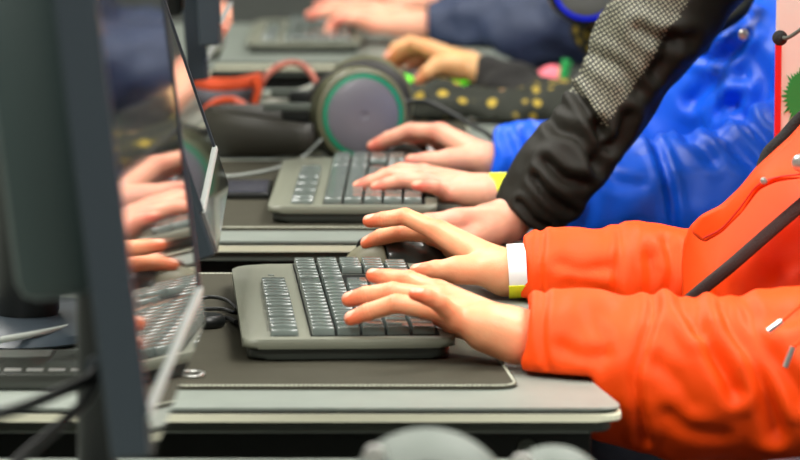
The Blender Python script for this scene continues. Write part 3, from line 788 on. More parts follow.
# ---------------- person 1: orange jacket
Wn = A_(512, 334, 3.095); En = A_(600, 345, 3.095)
near1 = dict(W=Wn, E=En, rw=.0165, sw=.0080, heel=1.08, h=.0010, fingers=[
  [(438, 293, 3.130), (409, 280, 3.150), (388, 278, 3.160), (373, 275.5, 3.168)],
  [(444, 301, 3.115), (393, 292, 3.135), (366, 295.5, 3.142), (349, 299.5, 3.145)],
  [(449, 311, 3.098), (396, 303.5, 3.110), (368, 312, 3.115), (351, 318.5, 3.116)],
  [(456, 319, 3.080), (439, 302.5, 3.068), (427, 297, 3.062), (415, 294, 3.058)]],
  thumb=[(492, 330, 3.11), (458, 322, 3.14), (432, 312, 3.165), (412, 304, 3.175)])
Wf = A_(505, 272, 3.455); Ef = A_(590, 270, 3.46)
far1 = dict(W=Wf, E=Ef, rw=.0165, sw=.0065, h=.0010, fingers=[
  [(440, 232, 3.520), (405, 216.5, 3.540), (384, 219.5, 3.545), (369, 221, 3.547)],
  [(440, 233, 3.545), (403, 232, 3.570), (381, 237, 3.580), (367, 243, 3.585)],
  [(443, 238, 3.570), (415, 236, 3.600), (395, 242, 3.612), (382, 248, 3.618)],
  [(448, 246, 3.590), (425, 246, 3.622), (408, 252, 3.632), (396, 257, 3.636)]],
  thumb=[(484, 268, 3.46), (458, 270, 3.452), (436, 270, 3.455), (417, 271.5, 3.46)], dorsal=(0, -.3, 1))
sn = A_(525, 331, 3.09); sf = A_(521, 268, 3.46)
chN = ([(.475, 3.17, .10), (.40, 3.09, .01), (.30, 3.08, -.006), (.215, 3.075, -.006), (.155, 3.08, .003), (.125, 3.085, .014), tuple(sn+[-.012, 0, 0])], [.07, .066, .062, .057, .050, .040, .0275])
chF = ([(.475, 3.47, .10), (.40, 3.50, .02), (.30, 3.49, .008), (.20, 3.475, .008), (.14, 3.465, .014), tuple(sf+[-.012, 0, 0])], [.07, .062, .052, .046, .040, .0285])
chT = ([(.46, 3.32, -.14), (.455, 3.32, -.02), (.46, 3.32, .05)], [.155, .15, .125])
chB = ([(.345, 3.40, -.02), (.36, 3.42, .02), (.42, 3.40, .10)], [.085, .095, .085])
chL = ([(.475, 3.18, .09), (.475, 3.46, .09)], [.065, .065])
chC = ([(.465, 3.32, .08), (.455, 3.32, .19)], [.09, .072])
chains = [chN, chF, chT, chB, chL, chC]
lo, hi = bounds(chains, .2)
V1 = 3.08; V2 = 3.47
folds1 = [([(655, 306), (642, 340), (633, 370), (636, 405), (642, 440)], 3.05, .0050, .0038),
 ([(546, 292), (541, 315), (541, 340), (548, 366)], 3.07, .0030, .0028),
 ([(700, 305), (706, 335), (722, 365), (733, 388)], 3.03, .0090, .006),
 ([(722, 303), (732, 330), (752, 360), (765, 395), (775, 430)], 3.03, .0080, .006),
 ([(742, 303), (758, 338), (785, 372), (800, 395)], 3.03, .0070, .006),
 ([(683, 303), (688, 318), (696, 330)], 3.03, .0070, .005),
 ([(590, 312), (600, 335), (598, 360)], 3.05, .0025, .006), ([(560, 345), (580, 352), (604, 350)], 3.05, .0025, .005),
 ([(655, 360), (672, 372), (688, 398)], 3.04, .0030, .006), ([(760, 320), (780, 325), (800, 318)], 3.02, .004, .006),
 ([(668, 410), (690, 425), (720, 432)], 3.04, .003, .006),
 ([(622, 236), (619, 258), (616, 280), (618, 300)], 3.44, .0050, .0040, .05), ([(632, 236), (628, 262), (632, 298)], 3.44, .0040, .0040, .05),
 ([(543, 232), (539, 255), (540, 295)], 3.44, .003, .0028, .05), ([(560, 262), (580, 268), (606, 266)], 3.44, .003, .005, .05),
 ([(650, 258), (652, 275), (648, 296)], 3.44, .005, .006, .05), ([(570, 282), (590, 284), (604, 292)], 3.44, .003, .005, .05),
 ([(668, 245), (672, 270), (662, 298)], 3.44, .004, .005, .05)]
v, q = garment(chains, .03, lo, hi, .0030,
  cuts=[(sn, (-1, 0, .16), .055), (sf, (-1, 0, .05), .055)],
  hollow=[(sn+[-.02, 0, 0], sn+[.02, 0, 0], .0235), (sf+[-.02, 0, 0], sf+[.02, 0, 0], .0245)],
  carve=deskcarve(Y1, Y1+.70), folds=[(f_[0], f_[1], f_[2]*.7)+tuple(f_[3:]) for f_ in folds1], noise=(.0018, 13, 1), seed=2)
t1, j1 = person('person in a puffy orange jacket typing with left hand, right hand on a mouse', (.5, 3.32, -.74), M['skin1'], [near1, far1],
  [([(.50, 3.32, -.20), (.47, 3.32, .02), (.47, 3.32, .12)], [.12, .10, .05]), ([(.475, 3.17, .10), (.40, 3.09, .01), (.16, 3.09, .015)], [.045, .035, .022]), ([(.475, 3.47, .10), (.40, 3.50, .02), (.16, 3.465, .02)], [.045, .035, .022])],
  ((.42, 3.32, .40), (-1, .0, -.25), (-.1, 0, 1), .98), M['hairb'], (v, q, [M['orange']], np.zeros(len(q), int)),
  ((.50, 3.32, -.25), (.20, 3.22, -.22), (.20, 3.42, -.22), (.22, 3.2, -.65), (.22, 3.44, -.65)))
# jacket front: flap, zip, collar rib, snaps, drawstrings
def flapsheet(t, name, pts, Y, th, m, bev=.002):
    b = bmesh.new(); P3 = [A_(x, y, yy) for x, y, yy in pts]
    f = b.faces.new([b.verts.new(p_) for p_ in P3]); r = bmesh.ops.extrude_face_region(b, geom=[f])
    for e in r['geom']:
        if isinstance(e, bmesh.types.BMVert): e.co.y += th
    if bev: bmesh.ops.bevel(b, geom=list(b.edges), offset=bev, segments=3, profile=.5, affect='EDGES')
    bmesh.ops.triangulate(b, faces=[f for f in b.faces if len(f.verts) > 4])
    return fin(name, b, m, t, True, 60)
JY = 3.27
fl = flapsheet(j1, 'front_flap', [(683, 300, 3.36), (682, 268, 3.36), (684, 245, 3.36), (690, 228, 3.36), (702, 216, 3.355), (722, 206, 3.35), (741, 188, 3.35), (757, 168, 3.35), (772, 154, 3.35), (790, 138, 3.35), (808, 118, 3.35), (830, 118, 3.30), (830, 190, 3.26), (790, 214, 3.26), (745, 250, 3.27), (712, 276, 3.30)], 0, .012, M['orange'], .003)
fl['label'] = 'folded open front edge of the orange jacket'
f2_ = flapsheet(j1, 'storm_flap', [(690, 232, 3.26), (702, 217, 3.25), (722, 207, 3.24), (741, 189, 3.235), (757, 169, 3.235), (772, 155, 3.235), (790, 139, 3.235), (808, 119, 3.235), (830, 117, 3.23), (830, 172, 3.195), (801, 179, 3.195), (778, 182, 3.20), (760, 190, 3.205), (742, 214, 3.215), (722, 234, 3.23), (704, 244, 3.245)], 0, .016, M['orange'], .004)
f2_['label'] = 'upper storm flap with a snap'
bm = bmesh.new(); tube(bm, [A_(704, 238, 3.2405), A_(722, 228, 3.2255), A_(740, 208, 3.2105), A_(758, 185, 3.2005), A_(778, 177, 3.1955), A_(801, 174, 3.1905), A_(828, 167, 3.1905)], .0007, 6); fin('stitch_line', bm, M['orange2'], f2_, True)
bm = bmesh.new(); tube(bm, [A_(686, 303, 3.245), A_(706, 286, 3.235), A_(733, 264, 3.225), A_(765, 236, 3.22), A_(800, 206, 3.22), (A_(826, 184, 3.22))], .0052, 12, flat=((0, 1, 0), .5)); fin('zipper', bm, M['zip'], j1, True)['label'] = 'dark zipper tape'
bm = bmesh.new(); tube(bm, [A_(762, 168, 3.345), A_(769, 152, 3.345), A_(783, 138, 3.345), A_(797, 122, 3.345), A_(812, 108, 3.34)], .0052, 12, flat=((0, 1, 0), 1.2)); fin('collar_rib', bm, M['rib'], j1, True)['label'] = 'black ribbed collar edge'
for x, y, yy, r in ((764, 181, 3.20, .0028), (801, 163, 3.19, .007)):
    bm = bmesh.new(); lathe(bm, [(0, -.003), (r, -.003), (r, .001), (r*.7, .0025), (0, .003)], A_(x, y, yy-.004), (0, -1, 0), 24); fin('snap_button', bm, M['metal'], j1, True)
for pts, in (([(768, 331, 2.985), (782, 321, 2.985)],), ([(785, 367, 2.985), (793, 347, 2.985)],)):
    bm = bmesh.new(); a, b = [A_(*k) for k in pts]; tube(bm, [a, b], .0022, 10, smooth=False); o = fin('drawstring_tip', bm, M['metal'], j1, True)
    bm = bmesh.new(); e = A_(pts[1][0]+30, pts[1][1]-26, 3.0); tube(bm, [b, (b+e)/2, e], .0012, 8); fin('drawstring', bm, M['orange'], j1, True)
band(t1, A_(508, 271, 3.455), A_(526, 270, 3.455), .0222, .0225, M['white'], sq=1.25)['label'] = 'white wristband'
def arcband(t, a, b, r, sq, a0, a1, m, off=.0006):
    a = np.array(a); b = np.array(b); ax = U(b-a); u = np.cross(ax, [0, 0, 1.]); u /= np.linalg.norm(u); w = np.cross(u, ax)
    bm = bmesh.new(); n = 20; R = []
    for k in range(n+1):
        th = a0+(a1-a0)*k/n; d = u*math.cos(th)*sq+w*math.sin(th)
        R.append([bm.verts.new(x) for x in (a+d*(r+off), b+d*(r+off), b+d*(r+off-.001), a+d*(r+off-.001))])
    for A, B in zip(R, R[1:]):
        for k in range(4): bm.faces.new((A[k], A[(k+1) % 4], B[(k+1) % 4], B[k]))
    bm.faces.new(R[0]); bm.faces.new(R[-1][::-1])
    return fin('wristband_stripe', bm, m, t, True)
ab = arcband(t1, A_(507.5, 271, 3.455), A_(525.5, 270, 3.455), .0224, 1.25, -PI*.5-1.45, -PI*.5+1.15, M['yellow']); ab['label'] = 'yellow lower stripe of the wristband'
# ---------------- person 2: blue jacket
W2 = A_(486, 191, 3.985); E2 = A_(560, 192, 3.99)
n2 = dict(W=W2, E=E2, rw=.0135, sw=.006, h=.0012, s=.98, fingers=[
  [(424, 174, 4.045), (401, 170, 4.062), (385, 175, 4.070), (373, 180, 4.075)],
  [(428, 177, 4.025), (391, 175, 4.040), (371, 182, 4.046), (358, 186.5, 4.050)],
  [(433, 182, 4.005), (402, 180, 4.015), (387, 184, 4.018), (376, 187, 4.020)],
  [(446, 193, 3.985), (434, 187, 3.970), (425, 186, 3.965), (416, 185.5, 3.962)]],
  thumb=[(470, 192, 4.02), (445, 192, 4.04), (425, 190, 4.05), (410, 188, 4.05)])
W2f = A_(487, 160, 4.27); E2f = A_(560, 160, 4.28)
f2 = dict(W=W2f, E=E2f, rw=.0145, sw=.006, h=.0012, fingers=[
  [(440, 132, 4.330), (410, 130, 4.345), (388, 138, 4.352), (372, 146, 4.355)],
  [(442, 133, 4.350), (412, 133, 4.375), (392, 140, 4.382), (377, 147, 4.385)],
  [(446, 137, 4.370), (418, 138, 4.400), (402, 145, 4.410), (390, 150, 4.412)],
  [(450, 143, 4.390), (430, 145, 4.420), (416, 150, 4.430), (405, 155, 4.432)]],
  thumb=[(472, 158, 4.27), (450, 160, 4.262), (428, 160, 4.262), (411, 161, 4.265)])
s2n = A_(512, 191, 3.985); s2f = A_(492, 159, 4.27)
c1 = ([(.47, 4.06, .13), (.40, 4.00, .035), (.30, 3.99, .016), (.225, 3.985, .012), (.165, 3.985, .014), (.135, 3.985, .02), tuple(s2n+[-.01, 0, 0])], [.085, .080, .067, .060, .050, .036, .0235])
c2 = ([(.45, 4.37, .13), (.38, 4.36, .03), (.27, 4.32, .018), (.16, 4.29, .022), (.115, 4.275, .026), tuple(s2f+[-.01, 0, 0])], [.078, .06, .048, .038, .033, .0225])
c3 = ([(.56, 4.2, -.14), (.50, 4.2, -.02), (.43, 4.2, .09)], [.155, .15, .12])
c4 = ([(.43, 4.09, .13), (.43, 4.34, .13)], [.07, .07])
c5 = ([(.36, 4.12, .06), (.36, 4.14, .15)], [.06, .055])
c7 = ([(.275, 4.21, .05), (.335, 4.21, .14)], [.058, .055])
c6 = ([(.325, 4.20, .10), (.335, 4.22, .16), (.35, 4.24, .20)], [.05, .035, .02])
chains = [c1, c2, c3, c4, c5, c6, c7]; lo, hi = bounds(chains, .2)
fo2 = [([(651, 136), (662, 160), (670, 195), (674, 236)], 3.94, .0055, .004), ([(690, 140), (705, 150), (712, 158)], 3.94, .007, .006), ([(715, 130), (735, 150), (752, 165)], 3.93, .006, .006),
  ([(688, 132), (712, 130), (735, 120), (752, 108)], 3.97, .008, .006, .13), ([(745, 118), (765, 140), (778, 160)], 3.96, .006, .006, .13),
  ([(728, 60), (722, 85), (700, 112)], 4.03, .010, .007, .14), ([(690, 45), (705, 65), (730, 62), (750, 40)], 4.05, .008, .005, .15), ([(752, 20), (745, 50), (748, 80)], 4.03, .009, .008, .14),
  ([(600, 165), (612, 178), (640, 182)], 3.95, .004, .006), ([(760, 60), (770, 85), (770, 110)], 4.02, .008, .007, .14),
  ([(668, 70), (655, 95), (640, 118)], 4.10, .008, .006, .15), ([(575, 175), (590, 195), (585, 220)], 3.95, .003, .006),
  ([(505, 138), (512, 155), (508, 175)], 4.24, .004, .004, .06), ([(525, 132), (530, 150), (524, 172)], 4.24, .005, .004, .06)]
v, q = garment(chains, .03, lo, hi, .0036, cuts=[(s2n, (-1, 0, .05), .05), (s2f, (-1, 0, .1), .045)], hollow=[(s2n+[-.02, 0, 0], s2n+[.02, 0, 0], .020), (s2f+[-.02, 0, 0], s2f+[.02, 0, 0], .0195)],
  carve=deskcarve(Y2, Y2+.70), folds=[(f_[0], f_[1], f_[2]*(.6 if k_ else 1))+tuple(f_[3:]) for k_, f_ in enumerate(fo2)], noise=(.0016, 11, 1), seed=6)
t2, j2 = person('person in a shiny blue puffer jacket typing with a yellow wristband on the left hand', (.55, 4.2, -.74), M['skin2'], [n2, f2],
  [([(.56, 4.2, -.20), (.47, 4.2, .05), (.42, 4.2, .15)], [.12, .09, .05]), ([(.45, 4.06, .12), (.38, 4.00, .03), (.17, 3.99, .02)], [.045, .035, .018]), ([(.45, 4.36, .12), (.38, 4.36, .03), (.14, 4.28, .025)], [.045, .03, .016])],
  ((.34, 4.2, .375), (-1, 0, -.45), (-.3, 0, 1), .98), M['hairk'], (v, q, [M['blue']], np.zeros(len(q), int)),
  ((.56, 4.2, -.25), (.22, 4.1, -.22), (.22, 4.3, -.22), (.24, 4.08, -.65), (.24, 4.32, -.65)))
bm = bmesh.new(); tube(bm, [A_(691, 40, 4.11), A_(700, 48, 4.09), A_(712, 30, 4.09), A_(738, 12, 4.09), A_(750, -8, 4.10)], .008, 12); fin('collar_lining', bm, M['camo'], j2, True)['label'] = 'grey patterned collar lining'
bm = bmesh.new(); lathe(bm, [(0, -.003), (.0055, -.003), (.0055, .001), (.004, .003), (0, .0035)], A_(744, 35, 4.035), (0, -1, 0), 24); fin('snap_button', bm, M['metal'], j2, True)
band(t2, A_(489, 190.5, 3.985), A_(514, 191, 3.985), .0170, .0178, M['yellow'], sq=1.2)['label'] = 'yellow wristband'
# ---------------- person 3: standing, black jacket
W3 = A_(505, 222, 3.845); E3 = A_(536, 194, 3.852)
h3 = dict(W=W3, E=E3, rw=.0180, sw=.0050, h=.0014, s=1.2, fingers=[
  [(458, 221, 3.80), (430, 224, 3.80), (415, 235, 3.80), (408, 241, 3.80)],
  [(455, 222, 3.825), (428, 223, 3.825), (412, 232, 3.82), (404, 238, 3.82)],
  [(458, 223, 3.85), (434, 224, 3.85), (420, 232, 3.85), (412, 237, 3.85)],
  [(464, 225, 3.87), (445, 226, 3.875), (432, 232, 3.88), (424, 236, 3.88)]],
  thumb=[(490, 232, 3.82), (470, 238, 3.80), (455, 242, 3.79), (442, 244, 3.785)])
s3 = A_(522, 219, 3.848)
sh3 = (.46, 3.95, .56); el3 = A_(668, 12, 3.88)
ch3 = [([sh3, tuple(el3+[.03, .02, .06]), tuple(el3), tuple(A_(643, 45, 3.88)), tuple(A_(612, 102, 3.87)), tuple(A_(565, 164, 3.855)), tuple(A_(541, 195, 3.852)), tuple(A_(502, 248, 3.85))], [.085, .060, .044, .040, .035, .034, .0315, .029]),
       ([(.62, 3.84, .0), (.60, 3.84, .25), (.54, 3.84, .52)], [.125, .12, .11]), ([(.50, 3.77, .56), (.50, 3.94, .56)], [.08, .08]), ([(.52, 3.77, .56), (.58, 3.76, .30), (.52, 3.77, .12)], [.06, .045, .035])]
lo, hi = bounds(ch3, .2)
fo3 = [([(556, 130), (580, 140), (596, 165)], 3.80, .005, .005), ([(548, 165), (565, 180), (585, 185)], 3.80, .006, .005), ([(536, 180), (552, 200), (572, 214)], 3.80, .005, .004),
  ([(600, 130), (603, 150), (598, 172)], 3.80, .007, .006), ([(575, 95), (590, 115), (602, 135)], 3.80, .005, .004), ([(520, 205), (535, 222), (548, 230)], 3.80, .004, .003), ([(630, 120), (622, 140), (612, 150)], 3.80, .006, .005),
  ([(640, 30), (660, 40), (690, 40)], 3.82, .005, .006), ([(600, 60), (620, 70), (640, 90)], 3.82, .004, .006), ([(655, 75), (665, 60), (672, 40)], 3.82, .006, .006)]
v, q = garment(ch3, .03, lo, hi, .0030, cuts=[(s3, U(s3-A_(545, 187, 3.85)), .05)], hollow=[(s3+.010*U(A_(545, 187, 3.85)-s3), s3-.03*U(A_(545, 187, 3.85)-s3), .0235)],
  carve=None, folds=fo3, noise=(.0018, 16, 1), seed=8)
cen = v[q].mean(1); px, py = proj(cen)
poly = [(600, -40), (700, -40), (690, 0), (668, 30), (652, 60), (628, 95), (603, 128), (596, 112), (588, 98), (560, 88), (560, 60)]
ins = np.zeros(len(q), bool); n = len(poly)
for i in range(n):
    (x1, y1), (x2, y2) = poly[i], poly[(i+1) % n]
    c_ = ((y1 > py) != (y2 > py)); xi = (x2-x1)*(py-y1)/((y2-y1) if y2 != y1 else 1e-9)+x1; ins ^= c_ & (px < xi)
ins &= (cen[:, 1] < 3.93)
t3, j3 = person('person in a black jacket with reflective dotted sleeve leaning one hand between the two keyboards', (.74, 3.9, -.74), M['skin2'], [h3],
  [([(.68, 3.83, -.05), (.60, 3.83, .30), (.54, 3.83, .6)], [.10, .10, .05]), ([sh3, tuple(el3+[.03, .02, .06]), tuple(el3), tuple(A_(643, 45, 3.88)), tuple(A_(612, 102, 3.87)), tuple(A_(565, 164, 3.855))], [.05, .035, .026, .022, .018, .016]), ([(.52, 3.77, .56), (.58, 3.76, .30), (.52, 3.77, .12)], [.045, .032, .025])],
  ((.44, 3.83, .80), (-1, 0, -.5), (-.3, 0, 1), 1.05), M['hairk'], (v, q, [M['black'], M['mesh']], ins.astype(int)),
  ((.70, 3.83, -.02), (.72, 3.80, -.35), (.72, 3.86, -.35), (.78, 3.76, -.65), (.78, 3.90, -.65)))
# ---------------- person 4: spotted fleece, green mouse
W4 = A_(470, 66, 5.28); E4 = A_(505, 87, 5.24)
h4 = dict(W=W4, E=E4, rw=.0155, sw=.006, h=.0018, s=1.1, fingers=[
  [(428, 48, 5.29), (410, 42, 5.29), (396, 48, 5.285), (388, 57, 5.28)],
  [(430, 49, 5.31), (408, 48, 5.32), (396, 56, 5.32), (390, 63, 5.32)],
  [(434, 52, 5.33), (414, 53, 5.34), (403, 60, 5.34), (397, 66, 5.34)],
  [(440, 56, 5.345), (424, 59, 5.355), (414, 65, 5.355), (408, 70, 5.355)]],
  thumb=[(458, 70, 5.265), (438, 66, 5.25), (427, 73, 5.24), (419, 80, 5.24)])
s4 = A_(474, 72, 5.28); q4 = A_(545, 108, 5.2)
W4n = A_(380, 112, 4.95)
n4 = dict(W=W4n, E=A_(430, 112, 4.95), rw=.0150, sw=.006, h=.002, fingers=[
  [(335, 100, 4.99), (320, 98, 5.0), (310, 102, 5.0), (305, 106, 5.0)], [(335, 103, 4.97), (318, 100, 4.98), (308, 105, 4.98), (302, 110, 4.98)],
  [(338, 107, 4.95), (322, 106, 4.955), (312, 110, 4.955), (306, 114, 4.955)], [(344, 111, 4.93), (332, 112, 4.93), (322, 115, 4.93), (316, 118, 4.93)]],
  thumb=[(368, 110, 4.97), (352, 108, 5.0), (340, 108, 5.01), (332, 110, 5.02)])
ch4 = [([(.40, 5.2, .08), (.30, 5.17, -.01), tuple(A_(552, 116, 5.14)), tuple(A_(512, 92, 5.22)), tuple(s4+[-.01, 0, 0])], [.07, .05, .040, .034, .029]),
       ([(.40, 4.95, .10), (.30, 4.93, .02), tuple(A_(520, 122, 4.93)), tuple(A_(440, 108, 4.94)), tuple(A_(385, 106, 4.95))], [.07, .05, .036, .028, .024]),
       ([(.50, 5.08, -.14), (.44, 5.08, .0), (.36, 5.08, .09)], [.15, .14, .10]), ([(.37, 4.97, .11), (.37, 5.2, .11)], [.07, .07]), ([(.30, 5.08, .07), (.26, 5.06, .10)], [.07, .05])]
lo, hi = bounds(ch4, .2)
v, q = garment(ch4, .03, lo, hi, .005, cuts=[(s4, (-1, 0, .3), .05)], hollow=[(s4-[.02, 0, 0], s4+[.02, 0, 0], .024)], carve=deskcarve(Y3, Y3+.70), noise=(.005, 20, 1), seed=12)
px, py = proj(v[q].mean(1)); yy = v[q].mean(1)[:, 1]
jf = np.where((yy > 5.15) & (v[q].mean(1)[:, 0] < .24), 1, 0)
t4, j4 = person('person in a dark spotted fleece using the green lit mouse, wearing blue ringed headphones', (.5, 5.08, -.74), M['skin3'], [h4, n4],
  [([(.50, 5.08, -.20), (.42, 5.08, .02), (.33, 5.08, .12)], [.11, .09, .045]), ([(.38, 5.2, .08), (.30, 5.17, -.01), tuple(A_(552, 116, 5.14)), tuple(A_(512, 92, 5.22))], [.04, .03, .018, .015]), ([(.38, 4.95, .10), (.28, 4.93, .02), (.1, 4.94, .02)], [.04, .03, .017])],
  ((.235, 5.02, .215), (-1, 0, -.45), (-.3, 0, 1), .98), M['hairk'], (v, q, [M['camo'], M['rib']], jf),
  ((.52, 5.08, -.25), (.22, 4.98, -.22), (.22, 5.18, -.22), (.24, 4.96, -.65), (.24, 5.2, -.65)))
t = thing('headphones', 'black headphones with bright blue ring worn on the head at the top of the picture', 'headphones', (.235, 4.98, .2), 'headphones and headsets')
hb1 = A_(586, -14, 4.90); cup(t, hb1, (.05, -1, 0), .0455, M['bring'], mat('cup_disc_dark', (96, 96, 90), .4), M['blk'])
hb2 = hb1+np.array([0, .235, 0]); cup(t, hb2, (0, 1, 0), .0455, M['bring'], MATS['cup_disc_dark'], M['blk'])
bm = bmesh.new(); tube(bm, [hb1+[0, .006, .03], hb1+[.004, .012, .08], hb1+[.008, .06, .135], hb1+[.008, .117, .152], hb1+[.008, .175, .135], hb2+[.004, -.012, .08], hb2+[0, -.006, .03]], .007, 12, flat=((1, 0, 0), 2.2)); fin('headband', bm, M['band'], t, True)
# ---------------- person 5: navy jacket
W5 = A_(420, 24, 6.05); E5 = A_(470, 28, 6.05)
h5 = dict(W=W5, E=E5, rw=.0175, sw=.007, h=.002, s=1.25, fingers=[
  [(372, 8, 6.11), (345, 4, 6.14), (328, 4, 6.15), (318, 6, 6.15)],
  [(366, 14, 6.08), (338, 11, 6.08), (320, 13, 6.08), (310, 15, 6.08)],
  [(366, 20, 6.05), (345, 15, 6.04), (333, 24, 6.035), (328, 31, 6.03)],
  [(372, 26, 6.02), (356, 20, 6.00), (344, 19, 5.99), (336, 20, 5.985)]],
  thumb=[(405, 20, 6.08), (388, 18, 6.12), (372, 18, 6.14), (360, 18, 6.15)])
W5b = A_(425, 2, 6.45)
g5 = dict(W=W5b, E=A_(480, 0, 6.45), rw=.0165, sw=.007, h=.0022, s=1.15, fingers=[
  [(392, -4, 6.47), (375, -6, 6.48), (364, -2, 6.48), (357, 2, 6.48)], [(392, -4, 6.50), (373, -6, 6.51), (362, -3, 6.51), (354, 0, 6.51)],
  [(394, -3, 6.52), (376, -5, 6.53), (366, -2, 6.53), (358, 0, 6.53)], [(398, -2, 6.54), (382, -4, 6.55), (372, -2, 6.55), (366, 0, 6.55)]],
  thumb=[(415, 4, 6.44), (400, 6, 6.42), (390, 7, 6.42), (380, 8, 6.42)])
s5 = A_(424, 24, 6.05); s5b = A_(440, 2, 6.45)
ch5 = [([(.38, 6.1, .10), (.28, 6.03, .05), tuple(A_(520, 30, 6.02)), tuple(A_(470, 30, 6.04)), tuple(s5+[-.01, 0, 0])], [.09, .075, .060, .050, .032]),
       ([(.40, 6.42, .12), (.30, 6.48, .05), tuple(s5b+[-.01, 0, 0])], [.08, .06, .03]),
       ([(.48, 6.26, -.14), (.42, 6.26, .0), (.36, 6.26, .1)], [.16, .15, .12]), ([(.38, 6.12, .12), (.38, 6.4, .12)], [.075, .075])]
lo, hi = bounds(ch5, .2)
v, q = garment(ch5, .03, lo, hi, .006, cuts=[(s5, (-1, 0, 0), .06), (s5b, (-1, 0, 0), .05)], hollow=[(s5-[.02, 0, 0], s5+[.02, 0, 0], .026)], carve=deskcarve(Y4, Y4+.70), noise=(.008, 14, 1), seed=15)
t5, j5 = person('person in a navy jacket at the top, typing on the farthest keyboard', (.5, 6.26, -.74), M['skin2'], [h5, g5],
  [([(.48, 6.26, -.20), (.42, 6.26, .05), (.38, 6.26, .17)], [.12, .10, .05]), ([(.38, 6.12, .12), (.26, 6.03, .04), (.12, 6.05, .04)], [.045, .035, .02]), ([(.40, 6.42, .12), (.28, 6.46, .05), (.14, 6.45, .04)], [.045, .035, .02])],
  ((.36, 6.26, .43), (-1, 0, -.3), (-.1, 0, 1), 1.0), M['hairb'], (v, q, [M['navy']], np.zeros(len(q), int)),
  ((.50, 6.26, -.25), (.22, 6.16, -.22), (.22, 6.36, -.22), (.24, 6.14, -.65), (.24, 6.38, -.65)))
# pink bag and a crayon-coloured strap between desks three and four
t = thing('pink_bag', 'soft pink bag showing below the navy sleeve', 'bag', (.20, 5.60, -.74))
def pb(p): return smin(ell(p, (.205, 5.62, -.36), (.06, .055, .37)), ell(p, (.195, 5.62, -.13), (.055, .05, .125)), .03)
v, q = nets(pb, (.1, 5.5, -.76), (.32, 5.74, .1), .006); v[:, 2] = np.maximum(v[:, 2], -.739)
n_ = normals(v, q); v = v+n_*((vnoise(v*40, 3)-.5)*.012)[:, None]; v[:, 2] = np.maximum(v[:, 2], -.739)
link('bag_body', mesh_np('bag_body', v, q), M['pink'], t)
bm = bmesh.new(); tube(bm, [(.17, 5.58, -.05), (.172, 5.56, -.09), (.20, 5.55, -.10), (.23, 5.57, -.06)], .004, 8); fin('handle', bm, M['pink'], t, True)
t = thing('marker_pen', 'orange and green marker pen leaning behind the black sleeve', 'pen', tuple(A_(553, 104, 5.35)))
a, b, c = A_(553, 104, 5.35), A_(563, 78, 5.35), A_(567, 60, 5.35)
bm = bmesh.new(); tube(bm, [a, b], .006, 14, smooth=False); fin('barrel', bm, M['redor'], t, True)
bm = bmesh.new(); tube(bm, [b, c], .0065, 14, smooth=False); fin('cap', bm, mat('green_cap', (50, 170, 90), .4), t, True)
# headset of the orange child: boom microphone enters at the right edge
t = thing('headset', 'black headset with boom microphone worn by the orange jacket child', 'headset', (.42, 3.32, .4), 'headphones and headsets')
mc = A_(780, 38, 3.30)
bm = bmesh.new(); b = bmesh.new(); bmesh.ops.create_icosphere(b, subdivisions=3, radius=.0062)
for v_ in b.verts: v_.co += Vector(mc)
merge(bm, b); fin('microphone_foam', bm, M['rib'], t, True)
e1 = np.array([.425, 3.222, .395])
bm = bmesh.new(); tube(bm, [mc, A_(800, 30, 3.28), (.38, 3.24, .30), e1], .0016, 8); fin('boom_arm', bm, M['under'], t, True)
cup(t, e1, (0, -1, 0), .04, M['blk'], M['pad'], M['blk']); e2 = e1+np.array([0, .196, 0]); cup(t, e2, (0, 1, 0), .04, M['blk'], M['pad'], M['blk'])
bm = bmesh.new(); tube(bm, [e1+[0, 0, .03], e1+[.005, .005, .07], e1+[.01, .05, .122], e1+[.01, .098, .135], e1+[.01, .146, .122], e2+[.005, -.005, .07], e2+[0, 0, .03]], .007, 12, flat=((1, 0, 0), 2)); fin('headband', bm, M['band'], t, True)
# ================================================================== CHAIRS
def chair(label, cy):
    t = thing('office_chair', label, 'chair', (0, 0, -.74), 'chairs behind the children')
    bm = bmesh.new(); box(bm, (.27, -.22, -.43), (.72, .22, -.36), .025, 4); fin('seat', bm, M['seat'], t, True)
    bm = bmesh.new(); box(bm, (.70, -.21, -.30), (.755, .21, .22), .022, 4); fin('backrest', bm, M['seat'], t, True)
    bm = bmesh.new(); tube(bm, [(.60, 0, -.43), (.76, 0, -.42), (.785, 0, -.3), (.77, 0, -.1)], .015, 10); fin('back_support', bm, M['blk'], t, True)
    bm = bmesh.new(); tube(bm, [(.49, 0, -.43), (.49, 0, -.66)], .025, 16, smooth=False); fin('column', bm, M['metal'], t, True)
    for k in range(5):
        a = 2*PI*k/5+.3; bm = bmesh.new(); tube(bm, [(.49, 0, -.66), (.49+.26*math.cos(a), .26*math.sin(a), -.69)], lambda u: .02-.008*u, 10, smooth=False); l_ = fin('leg', bm, M['blk'], t, True)
        bm = bmesh.new(); lathe(bm, [(0, -.012), (.018, -.012), (.022, 0), (.018, .012), (0, .012)], (.49+.26*math.cos(a), .26*math.sin(a), -.718), (-math.sin(a), math.cos(a), 0), 20); fin('caster', bm, M['blk'], l_, True)
    return t
ch0 = chair('x', 0)
ch0['label'] = 'dark office chair under the orange jacket child'; ch0.location.y = 3.32; ch0.location.x = .08
for y, nm in ((4.2, 'blue jacket child'), (5.08, 'child in the spotted fleece'), (6.26, 'child in the navy jacket')):
    c = copy_tree(ch0); c.location.y = y; c.location.x = .08; c['label'] = 'dark office chair under the '+nm
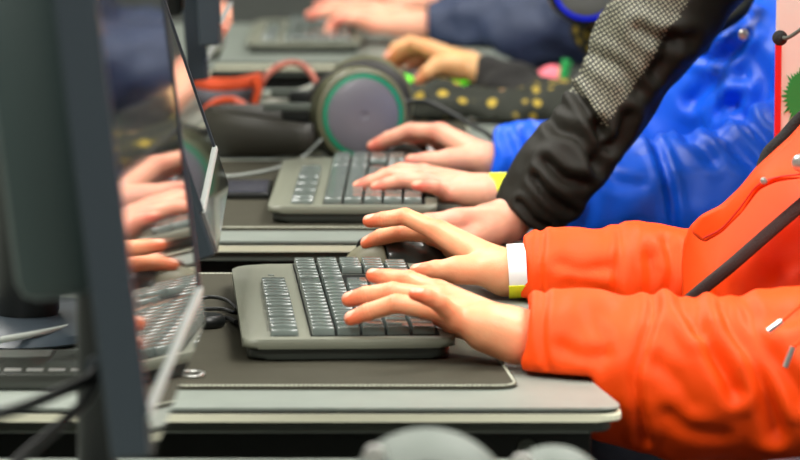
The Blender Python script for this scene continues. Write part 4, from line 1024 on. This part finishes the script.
# low dark stool in front, its top shows at the lower right edge
t = thing('stool', 'dark padded stool top at the lower right corner below the orange sleeve', 'stool', (.37, 2.82, -.74))
zt = A_(700, 450, 3.02)[2]
bm = bmesh.new(); lathe(bm, [(0, zt-.05), (.19, zt-.05), (.205, zt-.03), (.205, zt-.012), (.19, zt), (0, zt+.002)], (.37, 2.82, 0), (0, 0, 1), 56); fin('padded_seat', bm, mat('stool_vinyl', (50, 52, 60), .4), t, True)
bm = bmesh.new(); lathe(bm, [(0, -.72), (.02, -.72), (.02, zt-.05), (0, zt-.05)], (.37, 2.82, 0), (0, 0, 1), 20); fin('column', bm, M['metal'], t, True)
bm = bmesh.new(); lathe(bm, [(0, -.739), (.18, -.739), (.18, -.732), (.03, -.715), (0, -.715)], (.37, 2.82, 0), (0, 0, 1), 40); fin('base', bm, M['blk'], t, True)
# ================================================================== LIGHT, CAMERA
def area(name, loc, sx, sy, e, col=(1, 1, 1), rot=(0, 0, 0)):
    l = bpy.data.lights.new(name, 'AREA'); l.shape = 'RECTANGLE'; l.size = sx; l.size_y = sy; l.energy = e; l.color = col
    o = bpy.data.objects.new(name, l); C.objects.link(o); o.location = loc; o.rotation_euler = rot; o.visible_camera = True; return o
for (x, y) in lampspots: area('panel_lamp', (x, y, 2.24), 1.1, 1.1, 58 if y < 5 else 24, (1, .985, .95))
w = bpy.data.worlds.new('World'); bpy.context.scene.world = w; w.use_nodes = True
w.node_tree.nodes['Background'].inputs[0].default_value = (.9, .95, 1, 1); w.node_tree.nodes['Background'].inputs[1].default_value = .5
cd = bpy.data.cameras.new('Camera'); cam = bpy.data.objects.new('Camera', cd); C.objects.link(cam); cam.location = (0, 0, H)
cam.rotation_euler = (PI/2-P, 0, 0); cd.sensor_width = 36; cd.lens = F/800*36; cd.clip_start = .1; cd.clip_end = 60
cd.dof.use_dof = True; cd.dof.focus_distance = 3.42; cd.dof.aperture_fstop = 9.5
bpy.context.scene.camera = cam
for o in list(bpy.context.scene.objects):
    if o.parent is None: o.location.z += .74
vs = bpy.context.scene.view_settings; vs.view_transform = 'Standard'; vs.look = 'None'; vs.gamma = 1; vs.exposure = .08; vs.use_curve_mapping = False
